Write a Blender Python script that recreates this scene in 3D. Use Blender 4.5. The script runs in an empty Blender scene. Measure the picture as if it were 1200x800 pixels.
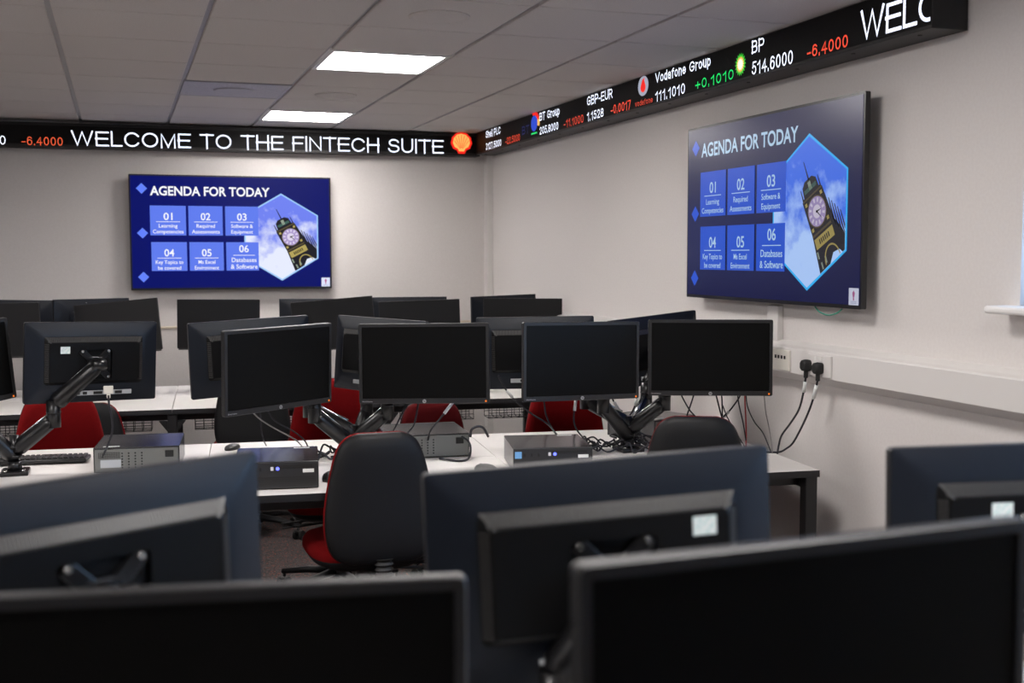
import bpy, bmesh, math, random
from mathutils import Vector, Matrix, Euler

random.seed(7)
SC = bpy.context.scene
COL = SC.collection
PI = math.pi
CAMZ = 1.57            # eye height above the floor
DESK = 0.735           # desk top height
CEIL = CAMZ + 0.905    # ceiling height
WX, WY = 2.70, 8.53    # right wall, back wall

# ------------------------------------------------------------------ camera
F_PX, YAW, PITCH, ROLL = 1361.0, 0.3253, -0.0749, -0.0016
fw = Vector((math.sin(YAW)*math.cos(PITCH), math.cos(YAW)*math.cos(PITCH), math.sin(PITCH)))
rt0 = Vector((math.cos(YAW), -math.sin(YAW), 0)); up0 = rt0.cross(fw)
rt = math.cos(ROLL)*rt0 + math.sin(ROLL)*up0
upv = -math.sin(ROLL)*rt0 + math.cos(ROLL)*up0
EYE = Vector((0, 0, CAMZ))
cam_d = bpy.data.cameras.new('camera'); cam = bpy.data.objects.new('camera', cam_d); COL.objects.link(cam)
m = Matrix((rt, upv, -fw)).transposed().to_4x4(); m.translation = EYE
cam.matrix_world = m
cam_d.sensor_width = 36.0; cam_d.lens = F_PX/1200*36.0; cam_d.clip_start = 0.05
cam_d.dof.use_dof = True; cam_d.dof.focus_distance = 5.0; cam_d.dof.aperture_fstop = 3.6
SC.camera = cam

def ray(px, py): return fw + (px-600)/F_PX*rt - (py-400)/F_PX*upv
def on_x(px, py, X): d = ray(px, py); return EYE + d*(X/d.x)
def on_y(px, py, Y): d = ray(px, py); return EYE + d*(Y/d.y)
def on_z(px, py, Z): d = ray(px, py); return EYE + d*((Z-CAMZ)/d.z)

LAMP = 35.0             # radiance of the lit ceiling panels
LAMP_E = LAMP*math.pi*.276*.9
# ------------------------------------------------------------------ materials
def mat(name, color, rough=0.5, metal=0.0, spec=0.5, emit=None, estr=1.0, coat=0.0):
    M = bpy.data.materials.new(name); M.use_nodes = True
    b = M.node_tree.nodes['Principled BSDF']
    b.inputs['Base Color'].default_value = (*color, 1); b.inputs['Roughness'].default_value = rough
    b.inputs['Metallic'].default_value = metal; b.inputs['Specular IOR Level'].default_value = spec
    b.inputs['Coat Weight'].default_value = coat
    if emit: b.inputs['Emission Color'].default_value = (*emit, 1); b.inputs['Emission Strength'].default_value = estr
    return M

def add_noise(M, scale, c1, c2, bump=0.0, detail=4.0, ramp=(0.4, 0.6), stretch=None):
    nt = M.node_tree; n = nt.nodes; L = nt.links; b = n['Principled BSDF']
    tc = n.new('ShaderNodeTexCoord'); mp = n.new('ShaderNodeMapping'); nz = n.new('ShaderNodeTexNoise'); cr = n.new('ShaderNodeValToRGB')
    L.new(tc.outputs['Object'], mp.inputs['Vector']); L.new(mp.outputs['Vector'], nz.inputs['Vector'])
    if stretch: mp.inputs['Scale'].default_value = stretch
    nz.inputs['Scale'].default_value = scale; nz.inputs['Detail'].default_value = detail
    cr.color_ramp.elements[0].position = ramp[0]; cr.color_ramp.elements[1].position = ramp[1]
    cr.color_ramp.elements[0].color = (*c1, 1); cr.color_ramp.elements[1].color = (*c2, 1)
    L.new(nz.outputs['Fac'], cr.inputs['Fac']); L.new(cr.outputs['Color'], b.inputs['Base Color'])
    if bump:
        bp = n.new('ShaderNodeBump'); bp.inputs['Strength'].default_value = bump; bp.inputs['Distance'].default_value = 0.002
        L.new(nz.outputs['Fac'], bp.inputs['Height']); L.new(bp.outputs['Normal'], b.inputs['Normal'])
    return M

def glow(name, color, strength=1.0, base=(0.01, 0.01, 0.012), rough=0.3, spec=0.3):
    return mat(name, base, rough, 0, spec, color, strength)

MT = {}
MT['wall'] = add_noise(mat('wall_paint', (.6, .6, .6), .85, spec=.2), 90, (.665, .630, .610), (.685, .652, .632), .08)
MT['ceil'] = add_noise(mat('ceiling_tile', (.7, .7, .7), .9, spec=.1), 160, (.64, .605, .58), (.68, .645, .62), .15)
MT['tbar'] = mat('ceiling_bar', (.40, .39, .40), .45, .0)
MT['white_trim'] = mat('white_trim', (.80, .78, .76), .4)
MT['pvc'] = mat('white_pvc', (.70, .675, .655), .38)
MT['desk'] = add_noise(mat('white_laminate', (.8, .8, .8), .38), 14, (.84, .81, .78), (.88, .85, .82), 0, stretch=(1, 14, 1))
MT['desk_edge'] = mat('black_edge', (.012, .012, .014), .5)
MT['steel_black'] = mat('black_steel', (.012, .012, .013), .42)
MT['plastic'] = add_noise(mat('charcoal_plastic', (.02, .02, .02), .42), 900, (.010, .010, .011), (.015, .015, .016), .12)
MT['plastic_back'] = add_noise(mat('black_monitor_back', (.02, .02, .02), .42, spec=.26), 900, (.0065, .0090, .0150), (.0100, .0130, .0200), .12)
MT['panel_dark'] = mat('matte_black_panel', (.0035, .0035, .004), .50, spec=.16)
MT['screen'] = mat('dark_screen', (.0045, .0045, .0045), .36, spec=.11)
MT['screen_thin'] = mat('thin_bezel_screen', (.005, .005, .006), .36, spec=.35)
MT['arm'] = mat('black_arm', (.006, .006, .007), .30, spec=.45)
MT['chrome'] = mat('screw_metal', (.75, .74, .70), .22, 1.0)
MT['steel'] = mat('bare_steel', (.20, .205, .195), .45, .6)
MT['highlight'] = mat('highlight_metal', (.62, .64, .66), .25, 1.0)  # bright metal for strips shaped to draw the highlights along the arms
MT['port'] = mat('silver_ports', (.50, .52, .54), .4, .2)
MT['sticker'] = add_noise(mat('pale_label', (.7, .8, .76), .5), 120, (.62, .78, .74), (.86, .90, .86))
MT['badge'] = mat('badge_grey', (.42, .42, .43), .35, .4)
MT['led_orange'] = glow('orange_light', (1, .22, .01), 1.1)
MT['led_blue'] = glow('blue_light', (.10, .12, 1.0), 3.5)
MT['led_white'] = glow('white_light', (.9, .85, .9), .7)
MT['blue_sticker'] = mat('blue_sticker', (.18, .42, .75), .4)
MT['pc_top'] = mat('computer_top', (.026, .026, .030), .20, .0, spec=1.0)
MT['pc_dark'] = mat('computer_front', (.022, .022, .024), .45)
MT['fabric_red'] = add_noise(mat('red_fabric', (.4, .01, .01), .9, spec=.15), 700, (.135, .0018, .0025), (.20, .0026, .004), .3)
MT['fabric_red_shaded'] = add_noise(mat('shaded_red_fabric', (.1, .003, .004), .9, spec=.15), 700, (.05, .001, .002), (.08, .002, .003), .3)  # red fabric with the lowered chair's shade put into its colour
MT['shell'] = mat('black_chair_shell', (.007, .007, .008), .5, spec=.22)
MT['rubber'] = mat('black_rubber', (.010, .010, .010), .6)
MT['cable'] = mat('black_cable', (.010, .010, .016), .5)
MT['cable_grey'] = mat('grey_cable', (.22, .21, .20), .5)
MT['cable_red'] = mat('red_cable', (.38, .04, .04), .5)
MT['cable_green'] = mat('green_cable', (.04, .28, .20), .5)
MT['paper'] = mat('white_paper', (.80, .82, .80), .6)
MT['cream'] = mat('cream_plastic', (.74, .71, .64), .35)
MT['ticker_case'] = mat('ticker_case', (.028, .027, .027), .5, .1, spec=.3)
MT['ticker_face'] = add_noise(mat('ticker_face', (.008, .008, .008), .55, spec=.12), 380, (.006, .006, .006), (.012, .011, .011))
MT['tv_case'] = mat('tv_bezel', (.012, .012, .013), .28)
MT['lamp'] = glow('ceiling_lamp', (1.0, .955, .93), LAMP, (.8, .8, .8))
MT['lamp_frame'] = mat('lamp_frame', (.85, .84, .82), .35)
MT['perf'] = add_noise(mat('perforated_metal', (.42, .42, .43), .5, .2), 420, (.30, .29, .30), (.60, .58, .58), .2, 0)
MT['glass'] = mat('window_glass', (.9, .95, .95), .02)
g = MT['glass'].node_tree.nodes['Principled BSDF']; g.inputs['Transmission Weight'].default_value = 1.0; g.inputs['IOR'].default_value = 1.05

# carpet: dark speckled loop pile with rust flecks
cp = mat('speckled_carpet', (.05, .045, .045), .95, spec=.1); MT['carpet'] = cp
nt = cp.node_tree; b = nt.nodes['Principled BSDF']
tc = nt.nodes.new('ShaderNodeTexCoord'); v1 = nt.nodes.new('ShaderNodeTexVoronoi'); v1.inputs['Scale'].default_value = 170
cr = nt.nodes.new('ShaderNodeValToRGB'); e = cr.color_ramp.elements
e[0].position = 0; e[0].color = (.035, .030, .032, 1); e[1].position = 1; e[1].color = (.13, .115, .11, 1)
for p, c in ((.45, (.07, .062, .062, 1)), (.80, (.085, .075, .072, 1)), (.87, (.30, .075, .045, 1)), (.92, (.10, .09, .085, 1))):
    q = e.new(p); q.color = c
sep = nt.nodes.new('ShaderNodeSeparateColor')
nt.links.new(tc.outputs['Object'], v1.inputs['Vector']); nt.links.new(v1.outputs['Color'], sep.inputs['Color'])
nt.links.new(sep.outputs['Red'], cr.inputs['Fac']); nt.links.new(cr.outputs['Color'], b.inputs['Base Color'])
bp = nt.nodes.new('ShaderNodeBump'); bp.inputs['Strength'].default_value = .5; bp.inputs['Distance'].default_value = .004
nt.links.new(v1.outputs['Distance'], bp.inputs['Height']); nt.links.new(bp.outputs['Normal'], b.inputs['Normal'])

# ------------------------------------------------------------------ objects
def link(name, data, m=None, parent=None, loc=None, rot=None):
    o = bpy.data.objects.new(name, data); COL.objects.link(o)
    if parent: o.parent = parent
    if loc is not None: o.location = loc
    if rot is not None: o.rotation_euler = rot
    if m is not None and data is not None and len(data.materials) == 0:
        for x in (m if isinstance(m, (list, tuple)) else [m]): data.materials.append(MT[x] if isinstance(x, str) else x)
    return o
def tag(o, label, cat, group=None, kind=None):
    o['label'] = label; o['category'] = cat
    if group: o['group'] = group
    if kind: o['kind'] = kind
    return o
def thing(name, label, cat, loc=(0, 0, 0), rotz=0, group=None):
    o = link(name, None, loc=loc, rot=(0, 0, rotz)); o.empty_display_size = .05
    return tag(o, label, cat, group)
def part(name, data, m, parent, loc=None, rot=None, label=None):
    o = link(name, data, m, parent, loc, rot)
    if label: o['label'] = label
    return o
def structure(name, data, m, label=None):
    o = link(name, data, m); o['kind'] = 'structure'
    if label: o['label'] = label
    return o

class MB:
    """collects shapes into one mesh"""
    def __init__(s): s.bm = bmesh.new()
    def box(s, c, d, bev=0.0, mi=0, rot=None, seg=2):
        r = bmesh.ops.create_cube(s.bm, size=1.0); vs = r['verts']
        for v in vs: v.co = Vector((v.co.x*d[0], v.co.y*d[1], v.co.z*d[2]))
        fs = set(f for v in vs for f in v.link_faces)
        if bev > 0:
            es = list(set(e for v in vs for e in v.link_edges))
            rr = bmesh.ops.bevel(s.bm, geom=es, offset=min(bev, min(d)*.45), segments=seg, affect='EDGES', profile=.5)
            vs = list(set(vs) & set(s.bm.verts)) if False else list(set(v for f in rr['faces'] for v in f.verts) | set(v for v in vs if v.is_valid))
            fs = set(f for v in vs for f in v.link_faces)
        R = rot.to_matrix() if isinstance(rot, Euler) else (rot if rot is not None else None)
        for v in vs:
            if R is not None: v.co = R @ v.co
            v.co += Vector(c)
        for f in fs: f.material_index = mi
        return s
    def cyl(s, p0, p1, r0, r1=None, seg=20, mi=0, cap=True):
        r1 = r0 if r1 is None else r1
        p0, p1 = Vector(p0), Vector(p1); d = (p1-p0); q = d.to_track_quat('Z', 'Y')
        a, bb = [], []
        for i in range(seg):
            t = 2*PI*i/seg; u = Vector((math.cos(t), math.sin(t), 0))
            a.append(s.bm.verts.new(p0 + q @ (u*r0))); bb.append(s.bm.verts.new(p1 + q @ (u*r1)))
        for i in range(seg):
            j = (i+1) % seg; f = s.bm.faces.new((a[i], a[j], bb[j], bb[i])); f.material_index = mi; f.smooth = True
        if cap:
            for l in (list(reversed(a)), bb): f = s.bm.faces.new(l); f.material_index = mi
        return s
    def tube(s, pts, r, seg=8, mi=0):
        pts = [Vector(p) for p in pts]; rings = []; n = len(pts); prev = None
        for i, p in enumerate(pts):
            t = (pts[min(i+1, n-1)]-pts[max(i-1, 0)]).normalized()
            u = prev if prev is not None else (Vector((0, 0, 1)) if abs(t.z) < .9 else Vector((1, 0, 0)))
            u = (u - t*u.dot(t)); u = u.normalized() if u.length > 1e-6 else t.orthogonal().normalized()
            w = t.cross(u); prev = u; rr = r[i] if isinstance(r, (list, tuple)) else r
            rings.append([s.bm.verts.new(p + rr*(math.cos(2*PI*k/seg)*u + math.sin(2*PI*k/seg)*w)) for k in range(seg)])
        for a, bb in zip(rings, rings[1:]):
            for k in range(seg):
                f = s.bm.faces.new((a[k], a[(k+1) % seg], bb[(k+1) % seg], bb[k])); f.material_index = mi; f.smooth = True
        for l in (list(reversed(rings[0])), rings[-1]): f = s.bm.faces.new(l); f.material_index = mi
        return s
    def bar(s, pts, w, h, mi=0, bev=0.0):
        """rectangular bar through points: w sideways, h in the other direction"""
        pts = [Vector(p) for p in pts]; rings = []; n = len(pts)
        for i, p in enumerate(pts):
            t = (pts[min(i+1, n-1)]-pts[max(i-1, 0)]).normalized()
            u = t.cross(Vector((0, 0, 1))); u = u.normalized() if u.length > 1e-4 else Vector((1, 0, 0))
            v = u.cross(t)
            ww = w[i] if isinstance(w, (list, tuple)) else w; hh = h[i] if isinstance(h, (list, tuple)) else h
            k = .32
            prof = [(-.5, -.5+k), (-.5, .5-k), (-.5+k, .5), (.5-k, .5), (.5, .5-k), (.5, -.5+k), (.5-k, -.5), (-.5+k, -.5)]
            rings.append([s.bm.verts.new(p + u*ww*a + v*hh*c) for a, c in prof])
        for a, bb in zip(rings, rings[1:]):
            for k in range(8): f = s.bm.faces.new((a[k], a[(k+1) % 8], bb[(k+1) % 8], bb[k])); f.material_index = mi; f.smooth = True
        for l in (list(reversed(rings[0])), rings[-1]): f = s.bm.faces.new(l); f.material_index = mi
        return s
    def poly(s, pts, mi=0):
        f = s.bm.faces.new([s.bm.verts.new(Vector(p)) for p in pts]); f.material_index = mi
        return s
    def loft(s, loops, mi=0, cap0=True, cap1=True, smooth=False):
        rings = [[s.bm.verts.new(Vector(p)) for p in l] for l in loops]
        for a, bb in zip(rings, rings[1:]):
            n = len(a)
            for k in range(n):
                f = s.bm.faces.new((a[k], a[(k+1) % n], bb[(k+1) % n], bb[k])); f.material_index = mi; f.smooth = smooth
        if cap0: f = s.bm.faces.new(list(reversed(rings[0]))); f.material_index = mi
        if cap1: f = s.bm.faces.new(rings[-1]); f.material_index = mi
        return s
    def prism(s, pts2, y0, y1, mi=0):
        """closed outline in x,z extruded from y0 to y1"""
        return s.loft([[(x, y0, z) for x, z in pts2], [(x, y1, z) for x, z in pts2]], mi)
    def mesh(s, name, recalc=True, smooth_angle=None):
        if recalc: bmesh.ops.recalc_face_normals(s.bm, faces=s.bm.faces)
        me = bpy.data.meshes.new(name); s.bm.to_mesh(me); s.bm.free()
        if smooth_angle:
            for p in me.polygons: p.use_smooth = True
            me.set_sharp_from_angle(angle=smooth_angle)
        return me

def rrect(w, h, r, n=5, cx=0, cz=0):
    """rounded rectangle outline, counter-clockwise seen from -y"""
    out = []
    for sx, sz, a0 in ((1, 1, 0), (-1, 1, 90), (-1, -1, 180), (1, -1, 270)):
        for k in range(n+1):
            a = math.radians(a0 + 90*k/n)
            out.append((cx + sx*(w/2-r) + r*math.cos(a), cz + sz*(h/2-r) + r*math.sin(a)))
    return out
def at_y(pts2, y): return [(x, y, z) for x, z in pts2]

CACHE = {}
def cached(key, fn):
    if key not in CACHE: CACHE[key] = fn()
    return CACHE[key]
def cpart(name, key, fn, m, parent, loc=None, rot=None, label=None):
    return part(name, cached(key, fn), m, parent, loc, rot, label)

# text -------------------------------------------------------------
def text_raw(s, bold=0.0):
    cu = bpy.data.curves.new('text', 'FONT'); cu.body = s; cu.size = 1.0; cu.offset = bold; cu.resolution_u = 4
    o = bpy.data.objects.new('text', cu); COL.objects.link(o)
    dg = bpy.context.evaluated_depsgraph_get(); me = bpy.data.meshes.new_from_object(o.evaluated_get(dg))
    bpy.data.objects.remove(o); bpy.data.curves.remove(cu)
    return me
def cap_height():
    return cached('capH', lambda: max(v.co.y for v in text_raw('H').vertices))
def text_mesh(s, width, cap, x0=0.0, z0=0.0, y=0.0, bold=0.0, clip=None, align='L'):
    me = text_raw(s, bold)
    xs = [v.co.x for v in me.vertices]; a, bb = min(xs), max(xs)
    sx = width/(bb-a); sz = cap/cap_height()
    off = 0 if align == 'L' else -width/2
    for v in me.vertices: v.co = Vector((x0 + off + (v.co.x-a)*sx, y, z0 + v.co.y*sz))
    bm = bmesh.new(); bm.from_mesh(me)
    if clip is not None:
        bmesh.ops.bisect_plane(bm, geom=bm.verts[:]+bm.edges[:]+bm.faces[:], plane_co=(clip, 0, 0), plane_no=(1, 0, 0), clear_outer=True)
    for f in bm.faces:
        f.normal_update()
    ny = sum(f.normal.y*f.calc_area() for f in bm.faces)
    if ny > 0: bmesh.ops.reverse_faces(bm, faces=bm.faces)
    bm.to_mesh(me); bm.free()
    return me


# monoline LED lettering: every glyph is a set of centre lines in a unit cap-height box
def _arc(cx, cy, rx, ry, a0, a1, n=14): return [(cx+rx*math.cos(math.radians(a0+(a1-a0)*k/n)), cy+ry*math.sin(math.radians(a0+(a1-a0)*k/n))) for k in range(n+1)]
def _bowl(x0, x1, yb, yt): r = (yt-yb)/2; return [(x0, yt), (x1-r, yt)] + _arc(x1-r, (yb+yt)/2, r, r, 90, -90)[1:-1] + [(x1-r, yb), (x0, yb)]
XH = .72
GL = {
 'W': (1.30, [[(0, 1), (.33, 0), (.65, 1), (.97, 0), (1.30, 1)]]), 'E': (.72, [[(.72, 1), (0, 1), (0, 0), (.72, 0)], [(0, .52), (.66, .52)]]),
 'L': (.60, [[(0, 1), (0, 0), (.60, 0)]]), 'C': (.90, [_arc(.47, .5, .47, .5, 38, 322, 26)]), 'O': (.98, [_arc(.49, .5, .49, .5, 0, 360, 32)]),
 'M': (.90, [[(0, 0), (0, 1), (.45, 0), (.90, 1), (.90, 0)]]), 'T': (.78, [[(0, 1), (.78, 1)], [(.39, 1), (.39, 0)]]), 'H': (.78, [[(0, 0), (0, 1)], [(.78, 0), (.78, 1)], [(0, .53), (.78, .53)]]),
 'F': (.66, [[(.66, 1), (0, 1), (0, 0)], [(0, .52), (.58, .52)]]), 'I': (0, [[(0, 0), (0, 1)]]), 'N': (.78, [[(0, 0), (0, 1), (.78, 0), (.78, 1)]]),
 'S': (.74, [_arc(.37, .755, .33, .245, 25, 180, 10) + _arc(.37, .755, .33, .245, 180, 265, 6)[1:] + _arc(.37, .26, .37, .26, 85, -90, 12)[1:] + _arc(.37, .26, .37, .26, -90, -165, 6)[1:]]),
 'U': (.78, [[(0, 1), (0, .36)] + _arc(.39, .36, .39, .36, 180, 360, 14)[1:-1] + [(.78, .36), (.78, 1)]]),
 'B': (.74, [[(0, 0), (0, 1)], _bowl(0, .68, .53, 1), _bowl(0, .74, 0, .53)]), 'P': (.74, [[(0, 0), (0, 1)], _bowl(0, .74, .45, 1)]),
 'G': (.92, [_arc(.47, .5, .47, .5, 40, 340, 26) + [(.91, .46), (.50, .46)]]), 'R': (.78, [[(0, 0), (0, 1)], _bowl(0, .74, .48, 1), [(.40, .48), (.78, 0)]]),
 'V': (.84, [[(0, 1), (.42, 0), (.84, 1)]]),
 '0': (.58, [_arc(.29, .5, .29, .5, 0, 360, 24)]), '1': (.36, [[(.02, .74), (.20, .84), (.32, 1), (.32, 0)]]),
 '2': (.58, [_arc(.29, .71, .28, .29, 165, -25, 14) + [(.02, .02), (.02, 0), (.58, 0)]]), '3': (.58, [_arc(.28, .755, .26, .245, 155, -80, 14) + _arc(.28, .26, .30, .26, 80, -155, 14)]),
 '4': (.62, [[(.46, 0), (.46, 1), (0, .30), (.62, .30)]]), '5': (.58, [[(.53, 1), (.12, 1), (.06, .52)] + _arc(.28, .33, .30, .33, 140, -150, 16)]),
 '6': (.58, [_arc(.30, .70, .27, .30, 40, 150, 8) + [(.01, .42)] + _arc(.30, .32, .29, .32, 180, -180, 24)]), '7': (.58, [[(0, 1), (.58, 1), (.20, 0)]]),
 '8': (.58, [_arc(.29, .76, .25, .24, -90, 270, 20), _arc(.29, .26, .29, .26, 90, 450, 20)]),
 '.': (.02, [[(.01, 0), (.01, .03)]]), '-': (.32, [[(0, .36), (.32, .36)]]), '+': (.56, [[(0, .42), (.56, .42)], [(.28, .14), (.28, .70)]]), ' ': (.26, []),
 'h': (.50, [[(0, 0), (0, 1)], [(0, .46)] + _arc(.25, XH-.25, .25, .25, 180, 0, 10) + [(.5, 0)]]), 'n': (.50, [[(0, 0), (0, XH)], [(0, .46)] + _arc(.25, XH-.25, .25, .25, 180, 0, 10) + [(.5, 0)]]),
 'e': (.54, [[(0, .37), (.54, .37)] + _arc(.27, XH/2, .27, XH/2, 5, 320, 20)]), 'l': (0, [[(0, 0), (0, 1)]]), 'o': (.56, [_arc(.28, XH/2, .28, XH/2, 0, 360, 22)]),
 'd': (.52, [_arc(.26, XH/2, .26, XH/2, 0, 360, 22), [(.52, 0), (.52, 1)]]), 'p': (.52, [_arc(.26, XH/2, .26, XH/2, 0, 360, 22), [(0, XH), (0, -.28)]]),
 'a': (.52, [_arc(.24, .20, .24, .20, 30, 330, 16), [(.02, .56)] + _arc(.26, XH-.22, .22, .22, 150, 0, 8) + [(.48, 0)]]), 'f': (.30, [[(.10, 0), (.10, .80)] + _arc(.27, .82, .17, .18, 180, 80, 6), [(0, XH), (.28, XH)]]),
 'r': (.30, [[(0, 0), (0, XH)], [(0, .44)] + _arc(.25, XH-.25, .25, .25, 165, 75, 6)]), 'u': (.50, [[(0, XH), (0, .26)] + _arc(.25, .26, .25, .26, 180, 360, 10) + [(.5, XH)], [(.5, 0), (.5, .3)]]), 'v': (.50, [[(0, XH), (.25, 0), (.5, XH)]]),
}
def led_mesh(txt, width, cap, x0, z0, y, th, clip=None, gap=.23):
    adv = 0; runs = []
    for ch in txt:
        w_, st = GL[ch]
        for l in st: runs.append([(adv+a, c) for a, c in l])
        adv += w_ + gap
    tot = adv - gap
    inner = cap - th; sx = (width-th)/tot
    bm = bmesh.new()
    for l in runs:
        P = [Vector((x0+th/2+a*sx, z0+th/2+c*inner)) for a, c in l]
        closed = (P[0]-P[-1]).length < 1e-5
        if closed: P = P[:-1]
        n = len(P); L_, R_ = [], []
        for i, p in enumerate(P):
            pa = P[i-1] if (i > 0 or closed) else None; pb = P[(i+1) % n] if (i < n-1 or closed) else None
            d0 = (p-pa).normalized() if pa is not None else None; d1 = (pb-p).normalized() if pb is not None else None
            if d0 is None: d0 = d1; p = p - (d1*th*.5)
            if d1 is None: d1 = d0; p = p + (d0*th*.5)
            n0 = Vector((-d0.y, d0.x)); n1 = Vector((-d1.y, d1.x)); mm = n0+n1
            k = 1/max(.42, mm.dot(mm)/2) if mm.length > 1e-6 else 1
            o = mm*.5*k*th/2
            L_.append(bm.verts.new((p.x+o.x, y, p.y+o.y))); R_.append(bm.verts.new((p.x-o.x, y, p.y-o.y)))
        for i in range(n if closed else n-1):
            j = (i+1) % n; bm.faces.new((R_[i], R_[j], L_[j], L_[i]))
    if clip is not None: bmesh.ops.bisect_plane(bm, geom=bm.verts[:]+bm.edges[:]+bm.faces[:], plane_co=(clip, 0, 0), plane_no=(1, 0, 0), clear_outer=True)
    me = bpy.data.meshes.new('lettering'); bm.to_mesh(me); bm.free()
    return me

# ------------------------------------------------------------------ the room
X0, Y0 = -4.2, -3.0
TILE = 0.565; GX, GY = -0.224, 5.209
structure('floor', MB().box(((X0+WX)/2, (Y0+WY)/2, -.05), (WX-X0+.4, WY-Y0+.4, .1)).mesh('floor'), 'carpet')
structure('wall_back', MB().box(((X0+WX)/2, WY+.06, CEIL/2), (WX-X0+.24, .12, CEIL+.2)).mesh('wall_back'), 'wall')
structure('wall_left', MB().box((X0-.06, (Y0+WY)/2, CEIL/2), (.12, WY-Y0, CEIL+.2)).mesh('wall_left'), 'wall')
structure('wall_front', MB().box(((X0+WX)/2, Y0-.06, CEIL/2), (WX-X0+.24, .12, CEIL+.2)).mesh('wall_front'), 'wall')
WIN_Y0, WIN_Y1, WIN_Z0, WIN_Z1 = -0.6, 2.97, CAMZ-.165, CAMZ+.72
b_ = MB(); T = .24
b_.box((WX+T/2, (WIN_Y1+WY)/2, CEIL/2), (T, WY-WIN_Y1, CEIL+.2))
b_.box((WX+T/2, (WIN_Y0+Y0)/2, CEIL/2), (T, WIN_Y0-Y0, CEIL+.2))
b_.box((WX+T/2, (WIN_Y0+WIN_Y1)/2, WIN_Z0/2-.05), (T, WIN_Y1-WIN_Y0, WIN_Z0+.1))
b_.box((WX+T/2, (WIN_Y0+WIN_Y1)/2, (WIN_Z1+CEIL+.1)/2), (T, WIN_Y1-WIN_Y0, CEIL+.1-WIN_Z1))
structure('wall_right', b_.mesh('wall_right'), 'wall')
w = structure('window_1', None, None)
w.location = (WX+.17, (WIN_Y0+WIN_Y1)/2, WIN_Z0)
ww, hh = WIN_Y1-WIN_Y0, WIN_Z1-WIN_Z0
b_ = MB()
for yy in (-ww/2+.03, -ww/6, ww/6, ww/2-.03): b_.box((0, yy, hh/2), (.06, .06, hh), .004)
for z in (.03, hh-.03): b_.box((0, 0, z), (.06, ww, .06), .004)
part('window_frame', b_.mesh('window_frame'), 'white_trim', w)
part('window_pane', MB().box((.01, 0, hh/2), (.006, ww-.1, hh-.1)).mesh('window_pane'), 'glass', w)
part('window_sill', MB().box((-.15, 0, -.012), (.24, ww+.10, .024), .008).mesh('window_sill'), 'white_trim', w)

# suspended ceiling: one mesh of dropped tiles over metal bars
holes = {(2, 0): 'l', (2, 4): 'l', (1, 2): 'd'}
b_ = MB()
b_.box(((X0+WX)/2, (Y0+WY)/2, CEIL+.0525), (WX-X0, WY-Y0, .08), mi=1)
i0 = math.floor((X0-GX)/TILE); i1 = math.ceil((WX-GX)/TILE); j0 = math.floor((Y0-GY)/TILE); j1 = math.ceil((WY-GY)/TILE)
LAMPS = [(i, j) for i in (-6, -2, 2) for j in (-12, -8, -4)] + [(2, 0), (2, 4), (-2, 0)]
for i in range(i0, i1):
    for j in range(j0, j1):
        if (i, j) in holes or (i, j) in LAMPS: continue
        xa, xb = max(GX+i*TILE, X0), min(GX+(i+1)*TILE, WX); ya, yb = max(GY+j*TILE, Y0), min(GY+(j+1)*TILE, WY)
        if xb-xa < .05 or yb-ya < .05: continue
        ex, ey = .0110, .0055
        lo = [(xa+ex+.003, ya+ey+.003), (xb-ex-.003, ya+ey+.003), (xb-ex-.003, yb-ey-.003), (xa+ex+.003, yb-ey-.003)]
        hi = [(xa+ex, ya+ey), (xb-ex, ya+ey), (xb-ex, yb-ey), (xa+ex, yb-ey)]
        b_.loft([[(x, y, CEIL) for x, y in lo], [(x, y, CEIL+.002) for x, y in hi], [(x, y, CEIL+.0135) for x, y in hi]], 0, cap1=False)
structure('ceiling', b_.mesh('ceiling'), ['ceil', 'tbar'])

def ceiling_light(i, j, label):
    cx, cy = GX+(i+.5)*TILE, GY+(j+.5)*TILE
    t = thing('ceiling_light', label, 'light', (cx, cy, CEIL), 0, 'square LED panels in the suspended ceiling')
    S = TILE-.012; q = S/2
    fr = MB()
    for x, y, dx, dy in ((-q+.011, 0, .022, S), (q-.011, 0, .022, S), (0, -q+.011, S-.044, .022), (0, q-.011, S-.044, .022)):
        fr.box((x, y, .003), (dx, dy, .014), .002)
    part('lamp_frame', cached('lf', lambda: fr.mesh('lamp_frame')), 'lamp_frame', t)
    cpart('diffuser', 'ld', lambda: MB().box((0, 0, .006), (S-.044, S-.044, .004)).mesh('diffuser'), 'lamp', t)
    return t
ceiling_light(2, 4, 'glowing square ceiling panel right above the long welcome sign, the farther of two')
ceiling_light(2, 0, 'glowing square ceiling panel in the middle of the ceiling, the nearer of two')
# the rest of the room's panels, out of view: same grid and size, plus one added to brighten the back wall's left
for (i, j) in LAMPS:
    if (i, j) in ((2, 0), (2, 4)): continue
    if j == -12: continue
    L = bpy.data.lights.new('unseen_panel_lamp', 'AREA'); L.shape = 'SQUARE'; L.size = TILE-.06; L.energy = LAMP_E; L.color = (1, .955, .93)
    link('unseen_panel_lamp', L, loc=(GX+(i+.5)*TILE, GY+(j+.5)*TILE, CEIL+.004))

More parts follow.
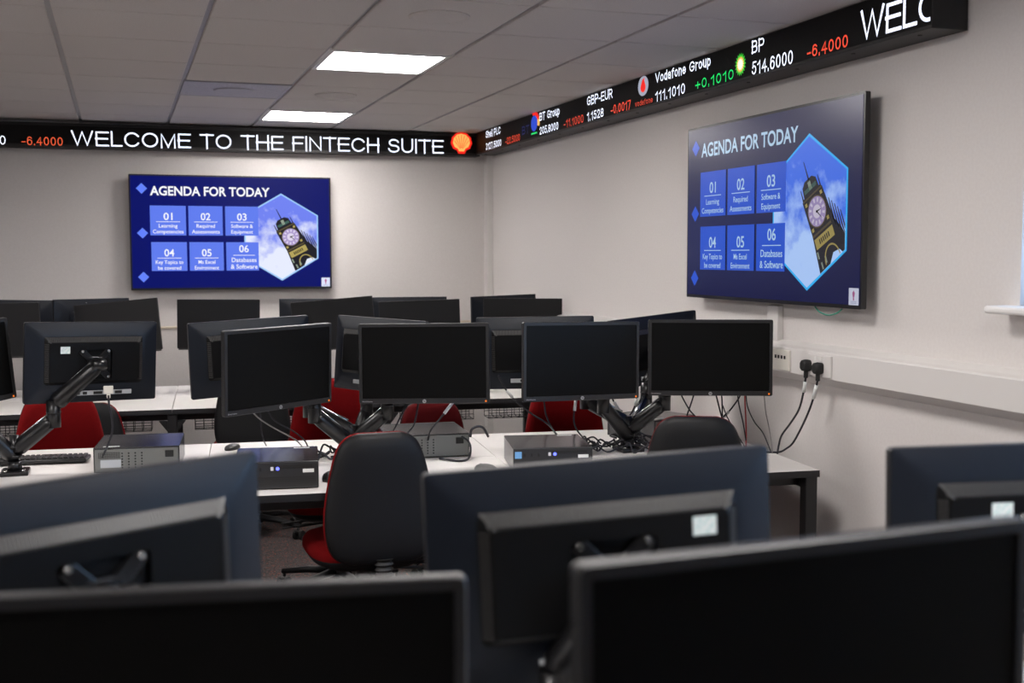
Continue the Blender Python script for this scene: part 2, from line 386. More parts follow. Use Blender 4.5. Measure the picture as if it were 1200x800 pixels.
cx, cy = GX+1.5*TILE, GY+2.5*TILE
t = thing('air_diffuser', 'grey perforated square air vent panel in the ceiling left of the lit panels', 'air vent', (cx, cy, CEIL))
part('perforated_plate', MB().box((0, 0, -.001), (TILE-.03, TILE-.03, .006), .002).mesh('perforated_plate'), 'perf', t)
part('vent_frame', MB().box((0, TILE/2-.012, 0), (TILE-.01, .016, .012)).box((0, -TILE/2+.012, 0), (TILE-.01, .016, .012))
     .box((TILE/2-.012, 0, 0), (.016, TILE-.04, .012)).box((-TILE/2+.012, 0, 0), (.016, TILE-.04, .012)).mesh('vent_frame'), 'tbar', t)
part('vent_cone', MB().cyl((0, 0, -.001), (0, 0, -.010), .12, .10, 32).mesh('vent_cone'), 'tbar', t)
for (x, y, lb) in ((1.19, 6.66, 'round flush white ceiling speaker between the two lit panels'), (1.18, 4.36, 'round flush white ceiling speaker nearer than both lit panels')):
    t = thing('ceiling_speaker', lb, 'speaker', (x, y, CEIL), 0, 'round flush ceiling speakers')
    prof = [(.118, 0), (.118, -.004), (.108, -.009), (.100, -.006)]
    cpart('speaker_rim', 'spr', lambda: MB().loft([[(r*math.cos(2*PI*k/40), r*math.sin(2*PI*k/40), z) for k in range(40)] for r, z in prof], 0, True, False).mesh('speaker_rim'), 'ceil', t)
    cpart('speaker_grille', 'spg', lambda: MB().cyl((0, 0, -.002), (0, 0, -.0065), .100, seg=40).mesh('speaker_grille'), 'ceil', t)

# corner boxing, back wall strip, skirting, dado trunking
structure('trim_1', MB().box((WX-.024, WY-.04, CEIL/2), (.048, .08, CEIL-.006), .003).mesh('trim_1'), 'pvc')
structure('trim_2', MB().box(((X0+WX-.05)/2, WY-.006, CAMZ-.512), (WX-.05-X0, .012, .018), .003).mesh('trim_2'), mat('beige_strip', (.66, .58, .46), .5))
structure('baseboard_right', MB().box((WX-.008, (Y0+WY-.08)/2, .05), (.016, WY-.08-Y0, .1), .004).mesh('baseboard_right'), 'white_trim')
structure('baseboard_back', MB().box(((X0+WX-.05)/2, WY-.008, .05), (WX-.05-X0, .016, .1), .004).mesh('baseboard_back'), 'white_trim')
zt = CAMZ
prof = [(WX, zt-.366), (WX-.045, zt-.380), (WX-.076, zt-.386), (WX-.080, zt-.391), (WX-.080, zt-.490), (WX-.076, zt-.494), (WX, zt-.532)]
structure('trim_3', MB().loft([[(x, y, z) for x, z in prof] for y in (Y0+.01, WY-.081)], 0).mesh('trim_3'), 'pvc')
structure('trim_4', MB().box((WX-.014, 4.396, CAMZ-.30), (.028, .085, .155), .003).mesh('trim_4'), 'pvc')

# ------------------------------------------------------------------ LED tickers
LED = {'white': glow('led_white_text', (.80, .85, 1.0), 1.7), 'red': glow('led_red_text', (1.0, .075, .03), 1.0),
       'green': glow('led_green_text', (.0, .85, .16), .95), 'orange': glow('led_orange_text', (1.0, .13, .045), .95),
       'blue': glow('led_blue_logo', (.004, .012, .13), 1.0), 'globe': glow('led_globe', (.01, .07, .75), .8), 'yellow': glow('led_yellow', (1.0, .52, .12), 1.0),
       'shellred': glow('led_emblem_red', (1.0, .02, .01), 1.0), 'silver': glow('led_silver', (.42, .44, .55), .85), 'lime': glow('led_lime', (.03, .55, .03), 1.0), 'cream': glow('led_cream', (1, 1, .65), 1.3)}
def lettering(parent, s, color, x0, x1, z, cap, y=-.0012, th=.0085, clip=None, gap=.23):
    return part('lettering', led_mesh(s, x1-x0, cap, x0, z, y, th, clip, gap), LED[color], parent)
def disc(cx, cz, rx, rz, y, n=28): return [(cx+rx*math.cos(2*PI*k/n), y, cz+rz*math.sin(2*PI*k/n)) for k in range(n)]

# back wall sign
ZL = CAMZ + .815
lx0 = -2.4; lx1 = 2.585; LW = lx1-lx0; lcx = (lx0+lx1)/2; TH = .165
tk = thing('ticker_display', 'long black LED ticker on the back wall showing welcome message', 'ticker display', (2.585, 8.40, ZL+.0))
tk.rotation_euler = (0, -math.radians(.30), 0)
def K(x): return x-2.585
case = MB().box((-LW/2, .0675, 0), (LW, .125, TH), .003)
part('ticker_casing', case.mesh('ticker_casing'), 'ticker_case', tk)
fc = part('led_face', MB().box((-LW/2, .003, .0), (LW-.02, .008, TH-.042), .001).mesh('led_face'), 'ticker_face', tk)
zb = .742-.815; 
o = lettering(tk, 'WELCOME TO THE FINTECH SUITE', 'white', K(-.288), K(2.30), zb, .107, th=.0195, gap=.28)
lettering(tk, '-6.4000', 'orange', K(-.593), K(-.336), zb, .060, th=.0105, gap=.34)
lettering(tk, '514.6000', 'white', K(-1.02), K(-.688), zb, .062, th=.0105, gap=.34)
sc_ = [(-.52, -.60), (.52, -.60)]
# shell-shaped emblem: red scallop with a yellow ribbed fan
def scallop(cx, cz, r, y, ribs=7, deep=.10):
    out = [(cx+.30*r, y, cz-.98*r), (cx+.46*r, y, cz-.66*r), (cx+.80*r, y, cz-.52*r)]
    for k in range(57):
        a = math.radians(-18 + 216*k/56); rr = r*(1.0-deep*.5*(1-abs(math.sin((k/56)*PI*ribs))))
        out.append((cx+rr*math.cos(a), y, cz+.02*r+rr*math.sin(a)*.96))
    out += [(cx-.80*r, y, cz-.52*r), (cx-.46*r, y, cz-.66*r), (cx-.30*r, y, cz-.98*r)]
    return out
ex, ez = K(2.438), .829-.815
part('shell_emblem', MB().poly(scallop(ex, ez, .082, -.0012), 0).poly(scallop(ex, ez+.002, .066, -.0018), 1).mesh('shell_emblem', recalc=False), [LED['shellred'], LED['yellow']], tk)
rb = MB()
for k in range(-3, 4):
    a = math.radians(90 + k*24); ca, sa = math.cos(a), math.sin(a); n = (-sa, ca)
    p0 = (ex+ca*.010, ez-.048+sa*.010); p1 = (ex+ca*.058+.0, ez-.002+sa*.060)
    w_ = .0016; rb.poly([(p0[0]-n[0]*w_, -.0024, p0[1]-n[1]*w_), (p0[0]+n[0]*w_, -.0024, p0[1]+n[1]*w_), (p1[0]+n[0]*w_*1.6, -.0024, p1[1]+n[1]*w_*1.6), (p1[0]-n[0]*w_*1.6, -.0024, p1[1]-n[1]*w_*1.6)])
part('emblem_ribs', rb.mesh('emblem_ribs'), LED['shellred'], tk)
rb = MB()
for z in (.06, .028, -.030, -.062): rb.box((-.022, -.001, z), (.010, .001, .016), .0004)
part('letter_fragment', rb.mesh('letter_fragment'), LED['white'], tk)

# right wall sign: local x runs towards the camera
RY0, RY1 = 8.40, 3.242
RL_ = RY0-RY1
tk = thing('ticker_display', 'long black LED ticker on the right wall showing share prices', 'ticker display', (2.55, RY0, CAMZ+.822), -PI/2)
def q(Y): return RY0-Y
part('ticker_casing', MB().box((RL_/2, .0745, 0), (RL_, .145, .163), .003).mesh('ticker_casing'), 'ticker_case', tk)
part('led_face', MB().box((RL_/2, .003, .003), (RL_-.004, .008, .146), .001).mesh('led_face'), 'ticker_face', tk)
for k in range(14): cpart('casing_screw', 'scw', lambda: MB().cyl((0, 0, 0), (0, 0, -.0035), .008, seg=12).mesh('casing_screw'), 'rubber', tk, (RL_-.12-k*.38, .05, -.0805))
r1, r2 = .840-.822, .753-.822
for s, c, a, e2, z, cap, bo in (('Shell PLC', 'white', 8.145, 7.80, r1, .054, .010), ('3127.5000', 'white', 8.146, 7.785, r2, .053, .010), ('-22.5000', 'red', 7.692, 7.385, r2, .050, .006),
                        ('BT', 'blue', 7.341, 7.20, .785-.822, .058, .012), ('BT Group', 'white', 7.003, 6.648, r1, .054, .010), ('205.8000', 'white', 7.003, 6.669, r2, .053, .010), ('-11.1000', 'red', 6.577, 6.265, r2, .051, .006),
                        ('GBP-EUR', 'white', 6.214, 5.850, r1, .056, .010), ('1.1528', 'white', 6.213, 5.972, r2, .054, .010), ('-0.0017', 'red', 5.873, 5.611, r2, .053, .008),
                        ('vodafone', 'red', 5.558, 5.350, r2+.004, .030, .012), ('Vodafone Group', 'white', 5.322, 4.747, r1+.004, .052, .010), ('111.1010', 'white', 5.321, 4.997, r2, .055, .010), ('+0.1010', 'green', 4.895, 4.538, r2+.002, .050, .008),
                        ('BP', 'white', 4.390, 4.287, r1-.002, .058, .010), ('514.6000', 'white', 4.388, 4.068, r2-.004, .060, .010), ('-6.4000', 'red', 3.970, 3.700, r2, .052, .010)):
    lettering(tk, s, c, q(a), q(e2), z, cap, th=(.0125 if bo > .007 else .0105) if s != 'vodafone' else .0055, gap=.36)
lettering(tk, 'WELCO', 'white', q(3.632), q(3.632)+.545, .757-.822, .114, th=.025, gap=.28, clip=RL_-.004)
# globe logo with coloured arcs
b_ = MB().poly(disc(q(7.105), .838-.822, .060, .050, -.0012), 0)
for (a0, a1, mi) in ((20, 75, 1), (-20, 18, 2), (75, 110, 3)):
    arc = []
    for k in range(9): a = math.radians(a0+(a1-a0)*k/8); arc.append((q(7.105)+.105*math.cos(a), -.0016, .838-.822+.072*math.sin(a)))
    for k in range(8, -1, -1): a = math.radians(a0+(a1-a0)*k/8); arc.append((q(7.105)+.062*math.cos(a), -.0016, .838-.822+.052*math.sin(a)))
    b_.poly(arc, mi)
b_.poly([(q(7.16), -.0016, -.052), (q(7.05), -.0016, -.052), (q(7.05), -.0016, -.042), (q(7.16), -.0016, -.042)], 4)
part('globe_logo', b_.mesh('globe_logo', recalc=False), [LED['globe'], LED['shellred'], LED['yellow'], LED['shellred'], LED['green']], tk)
# silver disc with a red speech mark drop
cx, cz = q(5.462), .853-.822
b_ = MB().poly(disc(cx, cz, .062, .050, -.0012), 0)
drop = [(cx+.030*math.cos(math.radians(a)), -.0018, cz-.008+.024*math.sin(math.radians(a))) for a in range(-200, 50, 12)] + [(cx+.012, -.0018, cz+.026), (cx+.020, -.0018, cz+.040), (cx-.010, -.0018, cz+.030)]
b_.poly(drop, 1)
part('round_logo', b_.mesh('round_logo', recalc=False), [LED['silver'], LED['shellred']], tk)
# green and white sunburst
cx, cz = q(4.482), .811-.822
def star(r, y, n=18, inn=.74): return [(cx+(r if k % 2 == 0 else r*inn)*.95*math.cos(PI*k/n), y, cz+(r if k % 2 == 0 else r*inn)*math.sin(PI*k/n)) for k in range(2*n)]
part('sunburst_logo', MB().poly(star(.050, -.0012), 0).poly(star(.036, -.0016), 1).poly(star(.026, -.0020), 2).mesh('sunburst_logo', recalc=False), [LED['lime'], LED['yellow'], LED['cream']], tk)

# ------------------------------------------------------------------ wall televisions with the agenda slide
def television(label, center, rotz, W, H, P):
    t = thing('wall_television', label, 'television', center, rotz, 'wall mounted televisions')
    part('tv_bezel', MB().loft([at_y(rrect(W, H, .006, 2), 0), at_y(rrect(W, H, .006, 2), .022), at_y(rrect(W*.98, H*.97, .01, 2), .030)], 0)
         .box((0, .042, -.02), (W*.62, .030, H*.55), .01).mesh('tv_bezel'), 'tv_case', t)
    part('wall_bracket', MB().box((0, .062, 0), (.5, .014, .36), .003).box((-.2, .055, 0), (.03, .03, .42), .003).box((.2, .055, 0), (.03, .03, .42), .003).mesh('wall_bracket'), 'steel_black', t)
    sw, sh = W-.022, H-.026
    scn = part('screen', MB().box((0, -.0005, .002), (sw, .002, sh)).mesh('screen'), P['bg'], t)
    u = lambda a: (a-.5)*W
    v = lambda a: (.5-a)*H
    Y1, Y2, Y3, Y4 = -.0020, -.0026, -.0032, -.0038
    for vv in (.1225, .506, .885):
        x, z, r = u(.0606), v(vv), .037*W/1.39
        part('diamond_mark', MB().poly([(x-r, Y1, z), (x, Y1, z-r), (x+r, Y1, z), (x, Y1, z+r)]).mesh('diamond_mark'), P['dia'], scn)
    part('slide_title', text_mesh('AGENDA FOR TODAY', u(.686)-u(.1004), .075*H, u(.1004), v(.178), Y1, .022), P['text'], scn)
    # hexagon picture
    hx, ht, hb, hw = .7436, .1576, .917, .184
    def hexa(g, y):
        cx, hW, zt_, zb_, zm1, zm2 = u(hx), hw*W+g, v(ht)+g*1.2, v(hb)-g*1.2, v(.344)+g*.4, v(.725)-g*.4
        return [(cx, y, zt_), (cx-hW, y, zm1), (cx-hW, y, zm2), (cx, y, zb_), (cx+hW, y, zm2), (cx+hW, y, zm1)]
    part('hexagon_border', MB().poly(hexa(.006, Y1)).mesh('hexagon_border'), P['edge'], scn)
    part('sky_picture', MB().poly(hexa(-.004, Y2)).mesh('sky_picture'), P['sky'], scn)
    # leaning clock tower: local tower axes, clipped to the hexagon by construction
    cx, cz = u(.790), v(.535); s = W*.0042; an = math.radians(27)
    ca, sa = math.cos(an), math.sin(an)
    def TP(x, z, y): return (cx + s*(x*ca - z*sa), y, cz + s*(x*sa + z*ca))
    tw = MB()
    R4 = lambda x0, x1, z0, z1, y, mi: tw.poly([TP(x0, z0, y), TP(x1, z0, y), TP(x1, z1, y), TP(x0, z1, y)], mi)
    tw.poly([TP(-12, -13, Y3), TP(-15, -46, Y3), TP(-7, -50, Y3), TP(-3, -40, Y3), TP(5, -33, Y3), TP(12, -34, Y3), TP(22, -48, Y3), TP(25, -40, Y3), TP(20, -22, Y3), TP(15, -13, Y3), TP(12, 13, Y3), TP(9, 15, Y3), TP(8, 22, Y3), TP(4, 25, Y3), TP(-5, 25, Y3), TP(-9, 22, Y3), TP(-10, 15, Y3), TP(-13, 13, Y3)], 0)
    tw.poly([TP(-.8, 24, Y3), TP(.8, 24, Y3), TP(.2, 38, Y3), TP(-.4, 38, Y3)], 0)
    for xx in (-11.5, 10.5): tw.poly([TP(xx-.9, 12, Y3), TP(xx+.9, 12, Y3), TP(xx+.3, 22, Y3), TP(xx-.3, 22, Y3)], 0)
    for k in range(5): tw.poly([TP(14+k*2.2, -12-k*3.2, Y3), TP(15+k*2.2, -18-k*3.2, Y3), TP(15.5+k*2.2, -18-k*3, Y3), TP(15.6+k*2.1, 2-k*3.4, Y3), TP(14.8+k*2.1, 2-k*3.4, Y3)], 0)
    R4(-8, 7, 16.5, 19.5, Y4, 4); R4(-2, 1.5, 17, 23, Y4, 5)
    R4(-12, 11.5, -14.5, -12.8, Y4, 3); R4(-12, 11.5, 12.2, 13.6, Y4, 3)
    R4(-11, 11.5, -23.5, -16, Y4, 2)
    for k in range(6): R4(-6+k*2.2, -4.8+k*2.2, -21.5, -18, Y4-.0004, 0)
    tw.poly([TP(11.2*math.cos(a), 11.2*math.sin(a), Y4) for a in [2*PI*k/28 for k in range(28)]], 3)
    tw.poly([TP(10.2*math.cos(a), 10.2*math.sin(a), Y4-.0004) for a in [2*PI*k/28 for k in range(28)]], 1)
    tw.poly([TP(4.6*math.cos(a), 4.6*math.sin(a), Y4-.0008) for a in [2*PI*k/20 for k in range(20)]], 6)
    for k in range(12):
        a = 2*PI*k/12; c2, s2 = math.cos(a), math.sin(a)
        tw.poly([TP(6.3*c2-.7*s2, 6.3*s2+.7*c2, Y4-.0008), TP(6.3*c2+.7*s2, 6.3*s2-.7*c2, Y4-.0008), TP(9.2*c2+1*s2, 9.2*s2-1*c2, Y4-.0008), TP(9.2*c2-1*s2, 9.2*s2+1*c2, Y4-.0008)], 6)
    for a, l, w_ in ((math.radians(-62), 8.2, .55), (math.radians(-6), 5.4, .8)):
        c2, s2 = math.cos(a), math.sin(a)
        tw.poly([TP(-c2-w_*-s2, -s2-w_*c2, Y4-.0012), TP(l*c2+.1*s2, l*s2-.1*c2, Y4-.0012), TP(l*c2-.1*s2, l*s2+.1*c2, Y4-.0012), TP(-c2+w_*-s2, -s2+w_*c2, Y4-.0012)], 0)
    for sx in (-9.5, 9.5):
        for sz in (-9.5, 9.5): R4(sx-1.3, sx+1.3, sz-1.3, sz+1.3, Y4-.0004, 2)
    arch = [TP(3+9*math.cos(a), -37+11*math.sin(a), Y4) for a in [PI*k/14 for k in range(15)]] + [TP(3+8*math.cos(a), -37+9.8*math.sin(a), Y4) for a in [PI*k/14 for k in range(14, -1, -1)]]
    tw.poly(arch, 2)
    for x_, z_ in ((-12, -30), (-10.5, -38), (-8, -44), (-11.5, -46), (-5, -36)): R4(x_, x_+1.6, z_, z_+5, Y4, 5)
    twm = tw.mesh('clock_tower_picture', recalc=False)
    bm = bmesh.new(); bm.from_mesh(twm)
    hp = hexa(-.005, 0)
    for k in range(6):
        a, bb = Vector(hp[k]), Vector(hp[(k+1) % 6]); d = (bb-a); n = Vector((d.z, 0, -d.x)); c0 = Vector((u(hx), 0, v(.53)))
        if n.dot(c0-a) > 0: n = -n
        bmesh.ops.bisect_plane(bm, geom=bm.verts[:]+bm.edges[:]+bm.faces[:], plane_co=a, plane_no=n, clear_outer=True)
    bm.to_mesh(twm); bm.free()
    part('clock_tower_picture', twm, [P['tk'], P['face'], P['gold'], P['bronze'], P['roof'], P['pale'], P['facemark']], scn)
    # agenda tiles
    tiles = [('01', ('Learning', 'Competencies'), .0975, .2699, .268, .525), ('02', ('Required', 'Assessments'), .2822, .449, .268, .525), ('03', ('Software &', 'Equipment'), .462, .627, .268, .525),
             ('04', ('Key Topics to', 'be covered'), .1005, .2715, .583, .833), ('05', ('Ms Excel', 'Environment'), .284, .451, .583, .833), ('06', ('Databases', '& Software'), .464, .626, .583, .833)]
    for k, (num, lines, a, e_, c, d) in enumerate(tiles):
        tl = part('agenda_tile', MB().poly([(u(a), Y3-.0002, v(c)), (u(a), Y3-.0002, v(d)), (u(e_), Y3-.0002, v(d)), (u(e_), Y3-.0002, v(c))]).mesh('agenda_tile'), P['tile'], scn)
        big = k == 5; mid = (u(a)+u(e_))/2 + (.010 if big else 0)
        z1 = v(c) - (.070 if big else .098)*H/.8
        bm_ = []
        def tmesh(sx, wd, cap, x, z, bo): bm_.append(text_mesh(sx, wd, cap, x, z, Y4-.0004, bo, align='C'))
        tmesh(num, .066 if k else .060, .048, mid, z1, .012)
        zl = v(c) - (.092 if big else .111)*H/.8
        w1 = {'Learning': .125, 'Competencies': .205, 'Required': .125, 'Assessments': .190, 'Software &': .150, 'Equipment': .150, 'Key Topics to': .185, 'be covered': .155, 'Ms Excel': .115, 'Environment': .165, 'Databases': .172, '& Software': .185}
        for i_, l in enumerate(lines):
            tmesh(l, w1[l], .030 if big else .0245, mid, v(c) - ((.140, .187) if big else (.151, .191))[i_]*H/.8, .010)
        lw = .16 if not big else .15
        jb = bmesh.new()
        for x_ in bm_: jb.from_mesh(x_)
        vs = [jb.verts.new((mid+sx*lw/2, Y4-.0004, zl+sz*.0018)) for sx, sz in ((-1, -1), (1, -1), (1, 1), (-1, 1))]; jb.faces.new(vs)
        jm = bpy.data.meshes.new('agenda_text'); jb.to_mesh(jm); jb.free()
        part('agenda_text', jm, P['text'], scn)
    # small crest panel in the corner
    part('crest_panel', MB().poly([(u(.946), Y2, v(.902)), (u(.946), Y2, v(.982)), (u(.990), Y2, v(.982)), (u(.990), Y2, v(.902))]).mesh('crest_panel'), P['paper'], scn)
    c0, c1 = u(.968), v(.930)
    part('crest_mark', MB().poly([(c0+.006*math.cos(a)*W, Y3, c1+.010*math.sin(a)*W) for a in [2*PI*k/5 + .3 for k in range(5)]]).poly([(c0-.004, Y3, c1-.024), (c0+.004, Y3, c1-.024), (c0+.003, Y3, c1-.008), (c0-.003, Y3, c1-.008)]).mesh('crest_mark', recalc=False), P['crest'], scn)
    cl = MB()
    for z_ in (-.030, -.036): cl.poly([(c0-.018, Y3, c1+z_), (c0+.018, Y3, c1+z_), (c0+.018, Y3, c1+z_+.003), (c0-.018, Y3, c1+z_+.003)])
    part('crest_caption', cl.mesh('crest_caption', recalc=False), P['cap'], scn)
    return t

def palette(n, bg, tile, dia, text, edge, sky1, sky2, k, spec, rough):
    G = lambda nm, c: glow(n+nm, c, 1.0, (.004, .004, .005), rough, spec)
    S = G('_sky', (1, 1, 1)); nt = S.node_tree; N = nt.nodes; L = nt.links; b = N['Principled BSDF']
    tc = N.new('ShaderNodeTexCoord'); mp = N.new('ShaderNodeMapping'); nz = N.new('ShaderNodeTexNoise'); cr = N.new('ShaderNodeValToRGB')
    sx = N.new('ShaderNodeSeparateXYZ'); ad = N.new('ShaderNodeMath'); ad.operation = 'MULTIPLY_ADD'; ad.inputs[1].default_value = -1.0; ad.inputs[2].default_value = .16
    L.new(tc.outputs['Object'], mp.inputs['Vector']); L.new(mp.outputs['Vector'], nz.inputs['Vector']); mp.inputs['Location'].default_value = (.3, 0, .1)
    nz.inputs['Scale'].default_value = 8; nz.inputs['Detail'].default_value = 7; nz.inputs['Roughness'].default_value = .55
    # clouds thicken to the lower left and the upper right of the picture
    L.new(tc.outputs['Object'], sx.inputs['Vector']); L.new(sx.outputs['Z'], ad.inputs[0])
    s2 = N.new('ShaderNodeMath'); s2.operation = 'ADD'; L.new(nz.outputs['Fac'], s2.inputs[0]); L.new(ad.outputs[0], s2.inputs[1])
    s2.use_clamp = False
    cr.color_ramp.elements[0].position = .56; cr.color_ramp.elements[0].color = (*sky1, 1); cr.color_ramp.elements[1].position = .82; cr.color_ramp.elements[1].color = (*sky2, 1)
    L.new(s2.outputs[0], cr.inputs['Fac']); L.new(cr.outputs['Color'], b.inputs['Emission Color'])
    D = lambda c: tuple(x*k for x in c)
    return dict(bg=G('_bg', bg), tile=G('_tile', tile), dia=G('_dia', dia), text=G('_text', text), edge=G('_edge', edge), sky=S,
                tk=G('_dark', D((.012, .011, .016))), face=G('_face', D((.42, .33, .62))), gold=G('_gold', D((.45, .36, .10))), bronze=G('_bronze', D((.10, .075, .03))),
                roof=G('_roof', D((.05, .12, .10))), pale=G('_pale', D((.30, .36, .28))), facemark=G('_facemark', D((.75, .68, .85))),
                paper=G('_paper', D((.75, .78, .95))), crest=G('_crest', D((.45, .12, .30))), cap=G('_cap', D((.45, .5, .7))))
PL = palette('slide_left', (.0005, .004, .135), (.115, .200, .86), (.125, .22, .95), (.95, .95, 1.0), (.35, .60, 1.0), (.16, .22, .88), (.80, .84, 1.0), 1.0, .07, .3)
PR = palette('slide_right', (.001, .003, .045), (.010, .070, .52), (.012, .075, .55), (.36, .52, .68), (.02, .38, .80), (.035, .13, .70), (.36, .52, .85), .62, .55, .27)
television('large television on the back wall below the welcome sign, showing the agenda slide', (.0734+.6955, 8.45, CAMZ+.5545-.3997), 0, 1.391, .800, PL)
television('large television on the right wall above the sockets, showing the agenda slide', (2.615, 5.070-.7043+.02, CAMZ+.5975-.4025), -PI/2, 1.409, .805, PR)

# ------------------------------------------------------------------ benches of desks
TH6 = math.radians(-6)
class Bench:
    """bench of double desks; local x runs left from the right end, local y away from the camera"""
    def __init__(s, ox, oy, ang, depth, unit):
        s.o = Vector((ox, oy, 0)); s.ax = Vector((math.cos(ang), math.sin(ang), 0)); s.ay = Vector((-math.sin(ang), math.cos(ang), 0)); s.ang = ang; s.depth = depth; s.unit = unit
    def w(s, x, y, z=0): return s.o - s.ax*x + s.ay*y + Vector((0, 0, z))
def desk(B, k, label, group, end_left=False, end_right=False, tray=True):
    U, D = B.unit, B.depth
    t = thing('desk', label, 'desk', B.w((k+.5)*U, D/2), B.ang, group)
    h = DESK
    for s_ in (-1, 1):
        w_ = D/2-.008
        cpart('desktop', ('dt', U, D), lambda: MB().box((0, 0, h-.0125), (U-.003, w_, .025), .0015).mesh('desktop'), 'desk', t, (0, s_*(D/4), 0))
        cpart('desk_edging', ('de', U, D), lambda: MB().box((0, 0, h-.0135), (U-.002, .003, .026)).mesh('desk_edging'), 'desk_edge', t, (0, s_*(D/2-.003), 0))
        cpart('support_beam', ('sb', U), lambda: MB().box((0, 0, h-.047), (U-.004, .04, .042), .003).mesh('support_beam'), 'steel_black', t, (0, s_*(D/2-.09), 0))
    for sx in (([-1] if True else []) + ([1] if end_right else [])):
        x = sx*(U/2-.03) if (sx > 0 or end_left) else -U/2
        mid_ = abs(x+U/2) < 1e-6
        def fr():
            b = (MB().box((0, -D/2+.035, (h-.025)/2), (.05, .05, h-.025), .004).box((0, D/2-.035, (h-.025)/2), (.05, .05, h-.025), .004)
              .box((0, 0, h-.05), (.05, D-.12, .05), .004))
            if mid_: (b.prism([(-.025, h-.066), (-.07, h-.066), (-.025, h-.125)], -D/2+.02, -D/2+.05).prism([(.025, h-.066), (.07, h-.066), (.025, h-.125)], -D/2+.02, -D/2+.05))
            return b
        cpart('leg_frame', ('lf', U, D, mid_), lambda: fr().mesh('leg_frame'), 'steel_black', t, (x, 0, 0))
    if tray:
        def mk():
            b = MB(); L_ = U*.36; x0 = -L_/2
            for off in (-U*.22, U*.22):
                n = 9
                for i in range(n+1):
                    x = off + x0 + L_*i/n
                    b.tube([(x, -.05, h-.07), (x, -.05, h-.135), (x, .07, h-.135), (x, .07, h-.07)], .0022, 5)
                for y, z in ((-.05, h-.075), (-.05, h-.105), (-.05, h-.135), (0, h-.135), (.07, h-.135), (.07, h-.105), (.07, h-.075)):
                    b.tube([(off+x0, y, z), (off-x0, y, z)], .0022, 5)
            return b.mesh('cable_tray')
        cpart('cable_tray', ('ct', U), mk, 'steel_black', t, (0, -D/2+.20, 0), label='black wire basket cable tray')
    return t
B2 = Bench(2.55, 3.83, TH6, 1.20, 1.16)
B3 = Bench(2.58, 6.335, math.radians(-4.2), 1.19, 1.168)
B1 = Bench(2.15, .655, math.radians(-3), 1.20, 1.16)
gd = 'white topped double desks'
desk(B2, 0, 'white double desk against the right wall, black leg showing at its end', gd, end_right=True, tray=False)
desk(B2, 1, 'white double desk behind the black chair in the middle, two computers on it', gd, tray=False)
desk(B2, 2, 'white double desk with the keyboard at the left end of the middle row', gd, end_left=True, tray=False)
desk(B3, 0, 'white double desk in the far right corner, wire tray below, red chair before it', gd, end_right=True)
desk(B3, 1, 'white double desk in the far row below the back wall television', gd)
desk(B3, 2, 'white double desk in the far row at the left, behind the red chair', gd, end_left=True)
desk(B1, 0, 'white double desk under the monitors nearest the camera at the right', gd, end_right=True, tray=False)
desk(B1, 1, 'white double desk under the monitors nearest the camera at the left', gd, end_left=True, tray=False)

